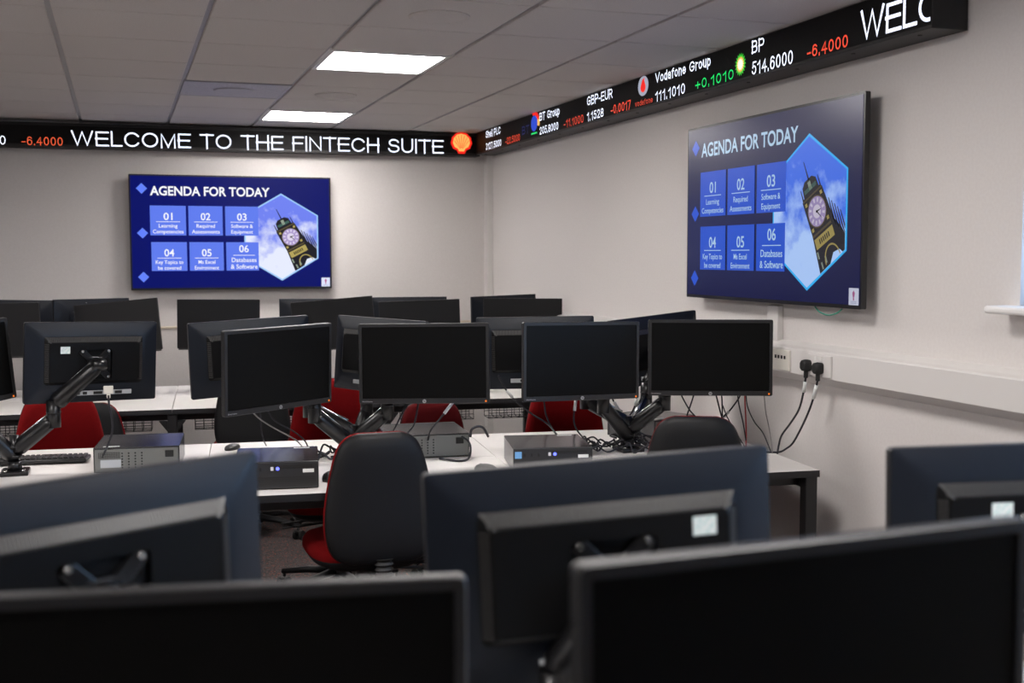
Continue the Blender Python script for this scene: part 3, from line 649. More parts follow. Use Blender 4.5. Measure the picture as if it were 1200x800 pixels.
# ------------------------------------------------------------------ monitors
def pose(x, y, z, ya, ti, ro, back, rim):
    ya, ti, ro = map(math.radians, (ya, ti, ro))
    r = Vector((math.cos(ya), math.sin(ya), 0)); n = Vector((math.sin(ya), -math.cos(ya), 0)); u_ = Vector((0, 0, 1))
    u = math.cos(ti)*u_ - math.sin(ti)*n; n2 = math.cos(ti)*n + math.sin(ti)*u_
    c, s = math.cos(ro), math.sin(ro); R = c*r + s*u; U = -s*r + c*u
    C = Vector((x, y, z))
    if back: M = Matrix((-R, n2, U)).transposed().to_4x4(); C = C - n2*rim
    else: M = Matrix((R, -n2, U)).transposed().to_4x4()
    M.translation = C
    return M
W, H = .51, .313
def old_monitor(label, p, back=False, sticker=None, group=None):
    t = link('monitor', None); t.matrix_world = pose(*p, back, .019); t.empty_display_size = .05; tag(t, label, 'monitor', group)
    def bezel():
        b = MB(); iw, ih, ic = W-.026, H-.034, .003
        O = rrect(W, H, .007, 3); I = rrect(iw, ih, .002, 3, 0, ic)
        O2 = rrect(W-.004, H-.004, .006, 3)
        loops = [at_y(O, .019), at_y(O, .003), at_y(O2, 0), at_y(I, 0), at_y(I, .004)]
        b.loft(loops, 0, False, False)
        return b.mesh('bezel')
    cpart('bezel', 'm_bez', bezel, 'plastic', t)
    cpart('screen', 'm_scr', lambda: MB().box((0, .005, .003), (W-.026, .003, H-.034)).mesh('screen'), 'screen', t)
    def shell():
        b = MB()
        b.loft([at_y(rrect(W, H, .007, 3), .0185), at_y(rrect(W-.002, H-.002, .007, 3), .021), at_y(rrect(W*.80, H*.66, .02, 3, 0, .004), .044)], 0)
        return b.mesh('rear_shell', smooth_angle=math.radians(25))
    cpart('rear_shell', 'm_shell', shell, 'plastic_back', t)
    def rpanel():
        b = MB()
        pw, ph = W*.76, H*.62
        b.loft([at_y(rrect(pw, ph, .014, 4, 0, .010), .030), at_y(rrect(pw, ph, .014, 4, 0, .010), .040), at_y(rrect(pw-.004, ph-.004, .013, 4, 0, .010), .042), at_y(rrect(pw-.044, ph-.044, .012, 4, 0, .004), .058), at_y(rrect(pw-.050, ph-.050, .01, 4, 0, .004), .058)], 0, True, False)
        # face with a square recess for the mount
        o = rrect(pw-.050, ph-.050, .01, 4, 0, .004); i = rrect(.128, .116, .006, 4, 0, -.006)
        b.loft([at_y(o, .058), at_y(i, .058), at_y(i, .049)], 0, False, True)
        return b.mesh('rear_panel', smooth_angle=math.radians(25))
    cpart('rear_panel', 'm_rp', rpanel, 'panel_dark', t)
    def vents():
        b = MB(); zt_ = H*.31+.010-.003; z1 = zt_-.026; n = 70
        pl = [(-W*.38+.004, zt_), (W*.38-.004, zt_), (W*.38-.023, z1), (-W*.38+.023, z1)]
        b.poly([(pl[0][0], .0424, zt_), (pl[1][0], .0424, zt_), (pl[2][0], .0580, z1), (pl[3][0], .0580, z1)])
        for k in range(n):
            x = -W*.345 + W*.69*k/(n-1); b.box((x, .0506, (zt_+z1)/2), (.0034, .0022, .022), 0, 0, Euler((math.radians(31), 0, 0)))
        for sx in (-1, 1):
            for k in range(24):
                z = z1 - .004 - k*.0062
                b.box((sx*(W*.38-.0125), .0506, z), (.016, .002, .0030), 0, 0, Euler((0, 0, sx*math.radians(-38))))
        return b.mesh('vent_strip')
    cpart('vent_strip', 'm_vent', vents, mat_vent, t)
    def ports():
        b = MB(); b.box((.0, .0475, -H*.375), (W*.50, .008, .017), .001, 0)
        for k, (x, w_) in enumerate(((-.075, .028), (-.035, .022), (.005, .034), (.055, .016), (.08, .012))): b.box((x, .052, -H*.375), (w_, .004, .011), .001, 1)
        return b.mesh('port_strip')
    cpart('port_strip', 'm_port', ports, ['port', 'rubber'], t, (-.018, 0, 0))
    cpart('power_light', 'm_led', lambda: MB().cyl((W/2-.015, .002, -H/2+.0085), (W/2-.015, -.0008, -H/2+.0085), .0036, seg=14).mesh('power_light'), 'led_orange', t)
    bd = cpart('badge', 'm_bdg', lambda: MB().cyl((0, .001, -H/2+.0095), (0, -.0008, -H/2+.0095), .0072, seg=24).mesh('badge'), 'badge', t)
    cpart('badge_letters', 'm_hp', lambda: text_mesh('hp', .0085, .0062, 0, -H/2+.0075, -.0011, .01, align='C'), 'panel_dark', bd)
    cpart('model_name', 'm_mod', lambda: text_mesh('EliteDisplay', .040, .0042, -W/2+.013, -H/2+.0075, -.0006, .01), 'badge', t)
    if sticker is not None:
        cpart('asset_label', 'm_stk', lambda: MB().box((0, .0567, 0), (.036, .0006, .027), .0002).mesh('asset_label'), 'sticker', t, (sticker[0], .0017, sticker[1]), label='small pale printed label')
    return t
mat_vent = mat('vent_slats', (.032, .031, .030), .38)
V, G = .50, .302
def thin_monitor(label, p, back=False, group=None, logo=True):
    t = link('monitor', None); t.matrix_world = pose(*p, back, .012); t.empty_display_size = .05; tag(t, label, 'monitor', group)
    cpart('bezel', 't_bez', lambda: MB().loft([at_y(rrect(V, G, .003, 2), .012), at_y(rrect(V, G, .003, 2), .0), at_y(rrect(V-.006, G-.006, .002, 2), 0.0), at_y(rrect(V-.006, G-.006, .002, 2), .001)], 0, False, False).mesh('bezel'), 'plastic', t)
    cpart('screen', 't_scr', lambda: MB().box((0, .0015, 0), (V-.006, .002, G-.006)).mesh('screen'), 'screen_thin', t)
    cpart('chin_strip', 't_chin', lambda: MB().box((0, .006, -G/2-.004), (V-.016, .010, .010), .001).box((-V/2+.035, .0006, -G/2-.004), (.03, .001, .003)).box((-V/2+.07, .0006, -G/2-.004), (.012, .001, .003)).mesh('chin_strip'), mat_vent, t)
    cpart('rear_shell', 't_shell', lambda: MB().loft([at_y(rrect(V, G, .003, 3), .0118), at_y(rrect(V-.002, G-.002, .004, 3), .016), at_y(rrect(V*.94, G*.9, .02, 3), .022), at_y(rrect(V*.62, G*.66, .02, 3, 0, -.02), .030), at_y(rrect(V*.58, G*.60, .02, 3, 0, -.02), .048)], 0).mesh('rear_shell', smooth_angle=math.radians(25)), 'plastic_back', t)
    if logo:
        bd = cpart('badge', 't_bdg', lambda: MB().cyl((0, .022, G*.40), (0, .0232, G*.40), .0085, seg=24).mesh('badge'), 'badge', t, (.045, 0, 0))
        cpart('model_name', 't_mod', lambda: MB().box((0, .0228, G*.40), (.048, .0008, .0035)).mesh('model_name'), 'badge', t, (-.005, 0, 0))
    return t
g2f, g2b = 'monitors facing the camera on the middle row', 'monitors showing their backs on the middle row'
g3, g1 = 'thin bezel monitors on the far row', 'monitors on the nearest row'
MON = {}
MON['F0'] = old_monitor('black monitor cut off by the left photo edge, tilted, left of the red chair', (-.600, 4.674, 1.151, 37.5, -.5, 6.0), group=g2f)
MON['F1'] = old_monitor('dark monitor facing the camera at an angle, leftmost with orange light whole in view', (.564, 4.388, 1.145, 32.1, -2, .7), group=g2f)
MON['F2'] = old_monitor('dark monitor facing the camera above the black chair in the middle', (1.113, 4.373, 1.147, -20, 1.6, .5), group=g2f)
MON['F3'] = old_monitor('dark monitor facing the camera straight on, above the computer with blue light', (1.737, 4.271, 1.146, 3.3, 1.5, -.9), group=g2f)
MON['F4'] = old_monitor('dark monitor facing the camera beside the right wall sockets', (2.288, 4.235, 1.146, -19.3, 2.3, -.2), group=g2f)
MON['B1'] = old_monitor('monitor showing its whole back on a long black arm, above left red chair', (-.110, 4.814, 1.153, 19.1, -2.3, -1.8), True, (.115, .052), g2b)
MON['B2'] = old_monitor('monitor showing its back with pale label, half behind the leftmost facing monitor', (.511, 4.913, 1.147, 11.1, -1, 2.3), True, (.115, .055), g2b)
MON['B3'] = old_monitor('monitor back turned sharply away, behind the monitor over the middle chair', (1.017, 4.759, 1.150, -56.3, 4.3, -1.2), True, None, g2b)
MON['B4'] = old_monitor('monitor showing its back between the two central facing monitors', (1.702, 4.728, 1.144, -18.3, -.4, .8), True, None, g2b)
MON['B5'] = old_monitor('monitor back with blue sheen rising behind the two right facing monitors', (2.304, 4.790, 1.136, 14.5, .2, 3.9), True, None, g2b)
MON['A2'] = thin_monitor('thin monitor facing the camera at the far left, cut by the photo edge', (-.677, 7.10, 1.149, -10.8, .6, 1.0), group=g3)
MON['A'] = thin_monitor('thin monitor back at the far left edge, behind another thin monitor', (-.619, 7.45, 1.155, -15, 0, -.9), True, group=g3, logo=False)
MON['B'] = thin_monitor('thin monitor back with small grey logo, left of the back wall television', (-.163, 7.50, 1.154, 31.6, 0, -.4), True, group=g3)
MON['C'] = thin_monitor('thin monitor facing the camera, top edge rising rightwards, left of the lone thin monitor', (-.018, 7.154, 1.148, -22, 1.8, 5.5), group=g3)
MON['D'] = thin_monitor('thin monitor standing alone right below the left part of the back television', (.577, 7.401, 1.143, -.1, -.1, -.9), group=g3)
MON['E'] = thin_monitor('thin monitor back below the right end of the back television', (1.212, 7.50, 1.135, -2.2, 0, -.6), True, group=g3, logo=False)
MON['G'] = thin_monitor('thin monitor with greyish tilted screen, right of the back television', (1.238, 7.098, 1.147, -12.8, 0, 4.7), group=g3)
MON['H'] = thin_monitor('thin monitor back peeking above the blackest far screen', (1.800, 7.45, 1.141, -5.6, 0, 0), True, group=g3, logo=False)
MON['I'] = thin_monitor('thin monitor with the blackest screen, left of the room corner trim', (1.755, 6.986, 1.136, -13.2, -.2, 1.8), group=g3)
MON['J'] = thin_monitor('thin monitor back in the far corner, its top edge sloping up right', (2.440, 7.397, 1.145, 12.4, 0, 1.1), True, group=g3, logo=False)
MON['K'] = thin_monitor('thin monitor facing the camera, rightmost of the far row, below the right wall', (2.415, 6.949, 1.141, -19.9, 0, -.3), group=g3)
MON['RL'] = old_monitor('large blurred monitor back at the left, mount screws showing, nearest row', (-.043, 1.620, 1.122, 25, 1.7, .6), True, None, g1)
MON['RM'] = old_monitor('large blurred monitor back with pale label in the centre foreground', (.640, 1.484, 1.127, -4, 1, 2), True, (-.135, .058), g1)
MON['RR'] = old_monitor('blurred navy monitor back cut off at the right photo edge', (1.415, 1.500, 1.105, -11.3, 1.2, .6), True, (.085, .056), g1)
MON['FL'] = old_monitor('blurred dark monitor at the bottom left corner, screen towards the camera', (.083, 1.180, 1.080, -9, -.1, -.2), group=g1)
MON['FR'] = old_monitor('blurred dark monitor at the bottom right corner, closest to the camera', (.636, .948, 1.138, 1.4, .6, .3), group=g1)

# ------------------------------------------------------------------ monitor arms
def arm_stand(label, base, mons, group, thin=False):
    t = thing('monitor_mount', label, 'monitor mount', (base.x, base.y, DESK), 0, group)
    cpart('clamp_base', 'ab', lambda: MB().box((0, 0, .008), (.10, .12, .016), .004).cyl((0, 0, .014), (0, 0, .05), .028, .024).cyl((.032, -.042, .016), (.032, -.042, .022), .007, seg=12, mi=1).cyl((-.032, -.042, .016), (-.032, -.042, .022), .007, seg=12, mi=1).mesh('clamp_base'), ['arm', 'chrome'], t)
    cpart('post', 'ap', lambda: MB().cyl((0, 0, .04), (0, 0, .15), .017).cyl((0, 0, .062), (0, 0, .074), .027).cyl((0, 0, .10), (0, 0, .112), .027).mesh('post'), 'arm', t)
    inv = Vector((base.x, base.y, DESK))
    for k, (key, bow) in enumerate(mons):
        M = MON[key].matrix_world; yd = M.col[1].xyz.normalized(); xd = M.col[0].xyz.normalized(); zd = M.col[2].xyz.normalized()
        off = .05 if not thin else .050
        V0 = M.translation + yd*off - zd*(.004 if not thin else .02)
        P1 = V0 + yd*.045
        a = inv + Vector((0, 0, .06+.028*(k % 3)))
        d = P1-a; d.z = 0
        side = Vector((-d.y, d.x, 0)).normalized() if d.length > 0 else Vector((1, 0, 0))
        e0 = a + d*.46 + side*bow; e0.z = DESK + .205
        e1 = e0 + Vector((0, 0, .055))
        L = lambda p: p-inv
        dirl = (e0-a).normalized()
        part('lower_arm', MB().bar([L(a), L(a+(e0-a)*.15), L(a+(e0-a)*.85), L(e0)], [.044, .054, .050, .042], [.046, .060, .054, .044]).mesh('lower_arm'), 'arm', t)
        part('elbow_joint', MB().cyl(L(e0)-Vector((0, 0, .030)), L(e1)+Vector((0, 0, .018)), .026).cyl(L(e0)+Vector((0, 0, .025)), L(e0)+Vector((0, 0, .031)), .0272).mesh('elbow_joint'), 'arm', t)
        part('arm_highlight', MB().bar([L(a+(e0-a)*.14)+Vector((0, 0, .040)), L(a+(e0-a)*.84)+Vector((0, 0, .038))], .018, .006).mesh('arm_highlight'), 'highlight', t, label='bright strip drawn in for the highlight along the arm')
        pe = P1 - Vector((0, 0, .0))
        part('upper_arm', MB().bar([L(e1), L(e1+(pe-e1)*.12), L(e1+(pe-e1)*.88), L(pe)], [.042, .056, .050, .036], [.044, .066, .056, .038]).mesh('upper_arm'), 'arm', t)
        highlight = part('arm_highlight', MB().bar([L(e1+(pe-e1)*.10+Vector((0, 0, .042))), L(e1+(pe-e1)*.86+Vector((0, 0, .036)))], .010, .006).mesh('arm_highlight'), 'highlight', t, label='bright strip drawn in for the highlight along the arm')
        hb = MB().cyl(L(P1)-xd*.026, L(P1)+xd*.026, .022)
        hb.cyl(L(P1), L(V0)+yd*.006, .018, .024)
        part('tilt_head', hb.mesh('tilt_head'), 'arm', t)
        pb = MB(); R = Matrix((xd, yd, zd)).transposed()
        c = L(V0)+yd*.0035
        if not thin:
            for s_ in (-1, 1): pb.box(c, (.150, .007, .024), .002, 0, R @ Matrix.Rotation(s_*PI/4, 3, 'Y'))
            pb.box(c, (.058, .008, .058), .004, 0, R)
            for sx in (-1, 1):
                for sz in (-1, 1): pb.cyl(c + xd*sx*.05 + zd*sz*.05 + yd*.002, c + xd*sx*.05 + zd*sz*.05 + yd*.008, .0052, seg=12, mi=1)
        else: pb.box(c, (.12, .007, .12), .004, 0, R)
        part('mounting_plate', pb.mesh('mounting_plate'), ['arm', 'chrome'], t)
    return t
ga = 'black desk clamp monitor arms'
def bc(B, k, dy=0, dx=0): return B.w((k+.5)*B.unit+dx, B.depth/2+dy)
arm_stand('black monitor arm by the right wall, between two facing monitors, cables round its base', bc(B2, 0), [('F3', .0), ('F4', .02), ('B4', -.02), ('B5', .0)], ga)
arm_stand('black monitor arm left of the middle black chair, bright strip along it', bc(B2, 1), [('F1', .0), ('F2', .0), ('B2', .0), ('B3', -.03)], ga)
arm_stand('black monitor arm in front of the left red chair, reaching up right', bc(B2, 2, .03, .13), [('F0', .0), ('B1', .0)], ga)
arm_stand('black monitor arm of the far right desk, hidden behind nearer screens', bc(B3, 0, .04), [('I', 0), ('K', 0), ('H', 0), ('J', 0)], ga, True)
arm_stand('black monitor arm of the far centre desk, below the back television', bc(B3, 1, .05), [('D', 0), ('G', 0), ('E', 0)], ga, True)
arm_stand('black monitor arm of the far left desk', bc(B3, 2, .04), [('C', 0), ('A2', 0), ('B', 0), ('A', 0)], ga, True)
arm_stand('black monitor arm in the foreground centre', bc(B1, 1, .10, -.02), [('RL', 0), ('RM', 0), ('FL', 0), ('FR', 0)], ga)
arm_stand('black monitor arm in the foreground at the right', bc(B1, 0, .08, .02), [('RR', 0)], ga)

# ------------------------------------------------------------------ office chairs
def outline(prof, n=9):
    """half-width profile [(z, halfwidth)] -> closed outline, smooth"""
    pts = []
    def cr(p0, p1, p2, p3, t): return .5*((2*p1)+(-p0+p2)*t+(2*p0-5*p1+4*p2-p3)*t*t+(-p0+3*p1-3*p2+p3)*t**3)
    P = [prof[0]]+prof+[prof[-1]]
    R = []
    for i in range(1, len(P)-2):
        for k in range(4):
            t = k/4; R.append((cr(P[i-1][0], P[i][0], P[i+1][0], P[i+2][0], t), max(.001, cr(P[i-1][1], P[i][1], P[i+1][1], P[i+2][1], t))))
    R.append(prof[-1])
    return [(w, z) for z, w in R] + [(-w, z) for z, w in reversed(R)]
BP = [(0, .100), (.006, .130), (.030, .172), (.08, .195), (.16, .200), (.24, .190), (.32, .174), (.385, .156), (.425, .136), (.448, .108), (.458, .075)]
SP = [(-.20, .10), (-.195, .14), (-.17, .19), (-.10, .222), (0, .232), (.10, .228), (.17, .205), (.205, .165), (.222, .11), (.226, .07)]
def bend(x, z): return -.28*x*x + .35*(z-.2)**2*.5
def pillow_back(layers):
    o = outline(BP); loops = []
    for y, s, dz in layers: loops.append([(x*s, y - bend(x*s, .229+(z-.229)*s), .229 + (z-.229)*s + dz) for x, z in o])
    return loops
def chair(label, loc, rotz, group, top=.955, lift=.0, fab='fabric_red'):
    """origin on the floor under the lift; the sitter faces local +y"""
    t = thing('office_chair', label, 'chair', (loc[0], loc[1], 0), rotz, group)
    zb = top-.458           # bottom of the backrest
    zs = zb+lift   # top of the seat
    tilt = (math.radians(-6), 0, 0)
    by = -.235
    def cushion(): return MB().loft(pillow_back([(.002, .995, 0), (.020, 1.006, 0), (.038, .985, 0), (.048, .93, 0), (.054, .80, 0), (.056, .5, 0), (.057, .25, 0), (.057, .02, 0)]), 0, True, True, True).mesh('backrest_cushion')
    def shell(): return MB().loft(pillow_back([(.010, .985, 0), (-.004, 1.0, 0), (-.016, .975, 0), (-.026, .90, 0), (-.032, .76, 0), (-.0345, .6, 0), (-.0355, .4, 0), (-.036, .2, 0), (-.036, .02, 0)]), 0, True, True, True).mesh('backrest_shell')
    cpart('backrest_cushion', 'c_bc'+fab, cushion, fab, t, (0, by, zb), tilt)
    cpart('backrest_shell', 'c_bs', shell, 'shell', t, (0, by, zb), tilt)
    def seat():
        o = outline(SP)
        L_ = [(.0, .97), (-.012, 1.0), (.012, 1.0), (.034, .975), (.046, .90), (.052, .75), (.048, .4)]
        L_ = [(-.008, .97), (.004, 1.0), (.024, .995), (.040, .95), (.050, .84), (.053, .6), (.051, .3), (.050, .02)]
        return MB().loft([[(x*s, z*s, y) for x, z in o] for y, s in L_], 0, True, True, True).mesh('seat_cushion')
    cpart('seat_cushion', 'c_sc'+fab, seat, fab, t, (0, 0, zs-.053))
    cpart('seat_pan', 'c_sp', lambda: MB().loft([[(x*s, z*s, y) for x, z in outline(SP)] for y, s in ((-.050, .45), (-.046, .70), (-.020, .93), (.002, .99), (.006, .97))], 0, True, True, True).mesh('seat_pan'), 'shell', t, (0, 0, zs-.056))
    # back bar with rubber bellows
    zz = zb+.12
    part('back_bar', MB().bar([(0, -.05, zs-.115), (0, -.20, zs-.112), (0, by-.020, zs-.095), (0, by-.012, zb-.02), (0, by-.006, zz)], .05, .016).mesh('back_bar'), 'steel_black', t)
    bl = []
    for k in range(13):
        r = .030 if k % 2 == 0 else .022
        z = zb-.095 + k*.0095; bl.append([(r*1.15*math.cos(2*PI*i/18), by-.014 + r*.8*math.sin(2*PI*i/18), z) for i in range(18)])
    part('bellows', MB().loft(bl, 0).mesh('bellows'), 'rubber', t)
    part('seat_mechanism', MB().box((0, 0, zs-.125), (.13, .19, .045), .008).mesh('seat_mechanism'), 'steel_black', t)
    for sx, yy in ((1, .05), (1, -.04)):
        part('lever', MB().tube([(sx*.06, yy, zs-.125), (sx*.16, yy, zs-.135), (sx*.20, yy-.01, zs-.14)], .006).bar([(sx*.19, yy-.008, zs-.139), (sx*.25, yy-.02, zs-.146)], .018, .008).mesh('lever'), 'rubber', t)
    part('gas_lift', MB().cyl((0, 0, .10), (0, 0, .27), .026).cyl((0, 0, .26), (0, 0, zs-.13), .015, mi=1).cyl((0, 0, .27), (0, 0, .285), .030).mesh('gas_lift'), ['shell', 'chrome'], t)
    def star5():
        b = MB(); b.cyl((0, 0, .075), (0, 0, .125), .042, .036)
        for k in range(5):
            a = 2*PI*k/5-.56; c, s_ = math.cos(a), math.sin(a)
            b.bar([(c*.02, s_*.02, .105), (c*.15, s_*.15, .098), (c*.285, s_*.285, .078)], [.05, .042, .030], [.036, .03, .022])
        return b.mesh('star_base')
    cpart('star_base', 'c_star', star5, 'shell', t)
    for k in range(5):
        a = 2*PI*k/5-.56
        cpart('caster', 'c_cast', lambda: MB().cyl((-.012, 0, .026), (-.026, 0, .026), .026, seg=18).cyl((.012, 0, .026), (.026, 0, .026), .026, seg=18).cyl((-.012, 0, .026), (.012, 0, .026), .008, seg=10).cyl((0, -.006, .03), (0, -.006, .074), .007, seg=10).box((0, 0, .046), (.028, .04, .012), .004).mesh('caster'), 'rubber', t,
              (math.cos(a)*.280, math.sin(a)*.280, 0), (0, 0, a))
    return t
gc = 'red and black office chairs'
def chair_at_back(label, bx, by_, deg, top=.955, lift=.03, fab='fabric_red'):
    a = math.radians(deg); d = Vector((-math.sin(a), math.cos(a), 0)); p = Vector((bx, by_, 0)) + d*.265
    return chair(label, (p.x, p.y), a, gc, top, lift, fab)
chair_at_back('black backed office chair with red seat in the middle foreground gap', .852, 3.915, 1, .948, .055)
chair_at_back('black backed office chair at the right, only its rounded top above a monitor', 1.945, 3.70, -26, .982)
chair_at_back('red office chair facing the camera, brightest red, left of the middle black chair', .945, 5.56, 176, .985, -.055)
chair_at_back('dark red office chair facing the camera at the far left, under a monitor back', -.285, 5.66, 188, .950)
chair_at_back('red office chair facing the camera beside the right arm stand', 2.08, 5.40, 172, .965)
chair_at_back('lowered red office chair, fabric darkened for shade, behind the grey computer back', 1.50, 5.86, 186, .815, .03, 'fabric_red_shaded')
chair_at_back('black backed office chair at the far row, left of the brightest red chair', .650, 6.29, -9, .97)
chair_at_back('black backed office chair at the far row, behind the far left red chair', -.19, 6.36, -14, .80)

# ------------------------------------------------------------------ computers on the desks
def desktop_pc(label, c, rot, w_, d_, front=True, stick=True):
    h = .095
    t = thing('desktop_computer', label, 'computer', (c[0], c[1], DESK), rot, 'flat black desktop computers on the middle row')
    part('case', MB().box((0, 0, .004+h/2), (w_, d_, h), .003).mesh('case'), 'pc_top', t)
    part('feet', MB().box((-w_*.4, -d_*.4, .003), (.03, .02, .006)).box((w_*.4, -d_*.4, .003), (.03, .02, .006)).box((-w_*.4, d_*.4, .003), (.03, .02, .006)).box((w_*.4, d_*.4, .003), (.03, .02, .006)).mesh('feet'), 'rubber', t)
    # the front face is on local -y
    y = -d_/2
    fp = MB().box((0, y-.006, .004+h/2), (w_, .014, h), .003)
    for k in range(38):
        for j in range(5): fp.box((-w_*.44+k*w_*.88/37, y-.0135, .014+j*.0075), (.0042, .001, .0042), 0, 1)
    part('front_panel', fp.mesh('front_panel'), ['pc_dark', 'rubber'], t)
    part('disc_drive', MB().box((w_*.20, y-.0138, .083), (w_*.46, .002, .012), .001).mesh('disc_drive'), 'rubber', t)
    pl = part('power_button', MB().cyl((w_*.02, y-.012, .076), (w_*.02, y-.0150, .076), .0062, seg=18).mesh('power_button'), 'led_blue', t, label='glowing blue power button')
    part('indicator_light', MB().box((-w_*.045, y-.0135, .076), (.010, .0015, .013), .001).mesh('indicator_light'), 'led_white', t)
    pr = MB()
    for x in (-w_*.36, -w_*.27, -w_*.18): pr.box((x, y-.0138, .074), (.008, .002, .014), .001)
    part('front_ports', pr.mesh('front_ports'), 'rubber', t)
    if stick: part('blue_sticker', MB().box((-w_*.44, y-.0135, .074), (.026, .0012, .026), .0004).mesh('blue_sticker'), 'blue_sticker', t)
    part('maker_label', MB().box((w_*.38, y-.0135, .066), (.040, .0012, .013), .0004).mesh('maker_label'), 'paper', t)
    # rear panel on local +y
    rp = MB().box((0, d_/2+.002, .004+h/2-.002), (w_-.012, .006, h-.010), .001)
    for k in range(4): rp.box((-w_*.06+k*.024, d_/2+.0055, .05), (.016, .002, .068), .001, 0)
    for k in range(4):
        for j in range(6): rp.cyl((-w_*.06+k*.024, d_/2+.005, .022+j*.011), (-w_*.06+k*.024, d_/2+.0072, .022+j*.011), .0034, seg=8, mi=1)
    for k in range(16):
        for j in range(4): rp.cyl((w_*.16+k*.0058, d_/2+.004, .062+j*.006), (w_*.16+k*.0058, d_/2+.0062, .062+j*.006), .0022, seg=6, mi=1)
    rp.box((w_*.30, d_/2+.005, .038), (.075, .004, .030), .001, 2)
    rp.box((-w_*.38, d_/2+.005, .070), (.032, .004, .026), .001, 1)
    part('rear_panel', rp.mesh('rear_panel'), ['steel', 'rubber', 'port'], t, label='bare grey metal rear with slots and sockets')
    part('top_label', MB().box((w_*.30, d_/2-.03, h+.0044), (.06, .014, .0006)).mesh('top_label'), 'paper', t)
    return t
desktop_pc('desktop computer back at the left with blue sheen on top, beside the keyboard', (.062, 4.815), TH6+PI, .318, .325)
desktop_pc('desktop computer with blue power light, front left of the middle black chair', (.535, 4.312), math.radians(-8.5), .300, .32, stick=False)
desktop_pc('grey topped desktop computer showing its metal back behind the middle chair', (1.197, 4.745), math.radians(-5)+PI, .345, .32)
desktop_pc('desktop computer with blue sticker and blue power light, right of the middle chair', (1.585, 4.272), math.radians(-12), .305, .32)
desktop_pc('desktop computer turned at an angle behind the right arm stand', (2.305, 4.815), math.radians(24)+PI, .29, .27)

# ------------------------------------------------------------------ keyboard and mice
t = thing('keyboard', 'black computer keyboard lying before the left red chair', 'keyboard', (-.36, 5.02, DESK), TH6+PI)
part('keyboard_body', MB().box((0, 0, .010), (.445, .150, .016), .005, 0, Euler((math.radians(3), 0, 0))).mesh('keyboard_body'), 'plastic', t)
kb = MB()
for r_ in range(6):
    for c_ in range(21):
        if c_ in (15, 17) and r_ != 3: continue
        x = -.205+c_*.0205; y = -.055+r_*.0215
        if r_ == 0 and 4 <= c_ <= 8: continue
        kb.box((x, y, .021+y*.052), (.0165, .017, .007), .0025, seg=1)
kb.box((-.205+6*.0205, -.055, .018), (.098, .017, .007), .0025, seg=1)
part('keys', kb.mesh('keys'), 'plastic', t)
def mouse(label, c, rot):
    t = thing('computer_mouse', label, 'mouse', (c[0], c[1], DESK), rot, 'black computer mice')
    def body():
        L_ = []
        for z, s in ((0, .96), (.008, 1.0), (.018, .97), (.027, .85), (.033, .62), (.036, .3)):
            L_.append([(.031*s*math.cos(a)*(1-.10*math.sin(a)), .056*s*math.sin(a) - (1-s)*.006, z + (.0 if s > .9 else 0)) for a in [2*PI*k/28 for k in range(28)]])
        return MB().loft(L_, 0, True, True, True).mesh('mouse_body')
    cpart('mouse_body', 'ms', body, 'plastic', t)
    cpart('scroll_wheel', 'msw', lambda: MB().cyl((-.003, .026, .026), (.003, .026, .026), .009, seg=16).mesh('scroll_wheel'), 'rubber', t)
    return t
mouse('black computer mouse on the white desk, right of the middle black chair', (1.308, 4.195), .5)
mouse('black computer mouse beside the computer left of the middle chair', (.737, 4.255), -.9)
mouse('black computer mouse on the far side of the desk, behind the left foreground monitor', (.44, 5.08), 2.6).scale = (.9, .9, .6)

# ------------------------------------------------------------------ sockets, plugs, cables
t = thing('data_outlet', 'white data outlet plate with row of ports on the right wall trunking', 'outlet', (WX-.080, 4.225, CAMZ-.441), -PI/2)
part('outlet_plate', MB().box((0, -.006, 0), (.13, .012, .086), .003).mesh('outlet_plate'), 'cream', t)
pp = MB()
for x in (-.035, -.012, .012, .035): pp.box((x, -.0125, .012), (.012, .003, .014), .001)
part('outlet_ports', pp.mesh('outlet_ports'), 'rubber', t)
t = thing('double_socket', 'white double power socket on the right wall trunking, two plugs in it', 'socket', (WX-.080, 3.945, CAMZ-.441), -PI/2)
part('socket_plate', MB().box((0, -.005, 0), (.16, .010, .086), .003).mesh('socket_plate'), 'pvc', t)
part('switches', MB().box((-.018, -.0115, .028), (.012, .005, .016), .001).box((.018, -.0115, .028), (.012, .005, .016), .001).mesh('switches'), 'white_trim', t)
def plug(label, Y, Z, lab_pts):
    t = thing('power_plug', label, 'plug', (WX-.080-.010, Y, Z), -PI/2, 'black plugs in the double socket')
    part('plug_body', MB().loft([at_y(rrect(.038, .044, .012, 4), -.0), at_y(rrect(.042, .048, .014, 4), -.012), at_y(rrect(.038, .044, .014, 4), -.028), at_y(rrect(.028, .032, .010, 4), -.034)], 0, smooth=True).box((0, -.014, -.036), (.015, .015, .03), .004).mesh('plug_body'), 'rubber', t)
    pts = [Vector(p) for p in lab_pts]; b = thing_local(t)
    part('flex', MB().tube([b(p) for p in smooth(pts)], .0042).mesh('flex'), 'cable', t, label='dark blue black power cable')
    m0 = smooth(pts); part('cable_tag', MB().tube([b(m0[6]), b(m0[8]), b(m0[11])], .0075).mesh('cable_tag'), 'paper', t, label='white paper tag wrapped round the cable')
    return t
def thing_local(t):
    M = (Matrix.Translation(t.location) @ Euler(t.rotation_euler).to_matrix().to_4x4()).inverted()
    return lambda p: M @ Vector(p)
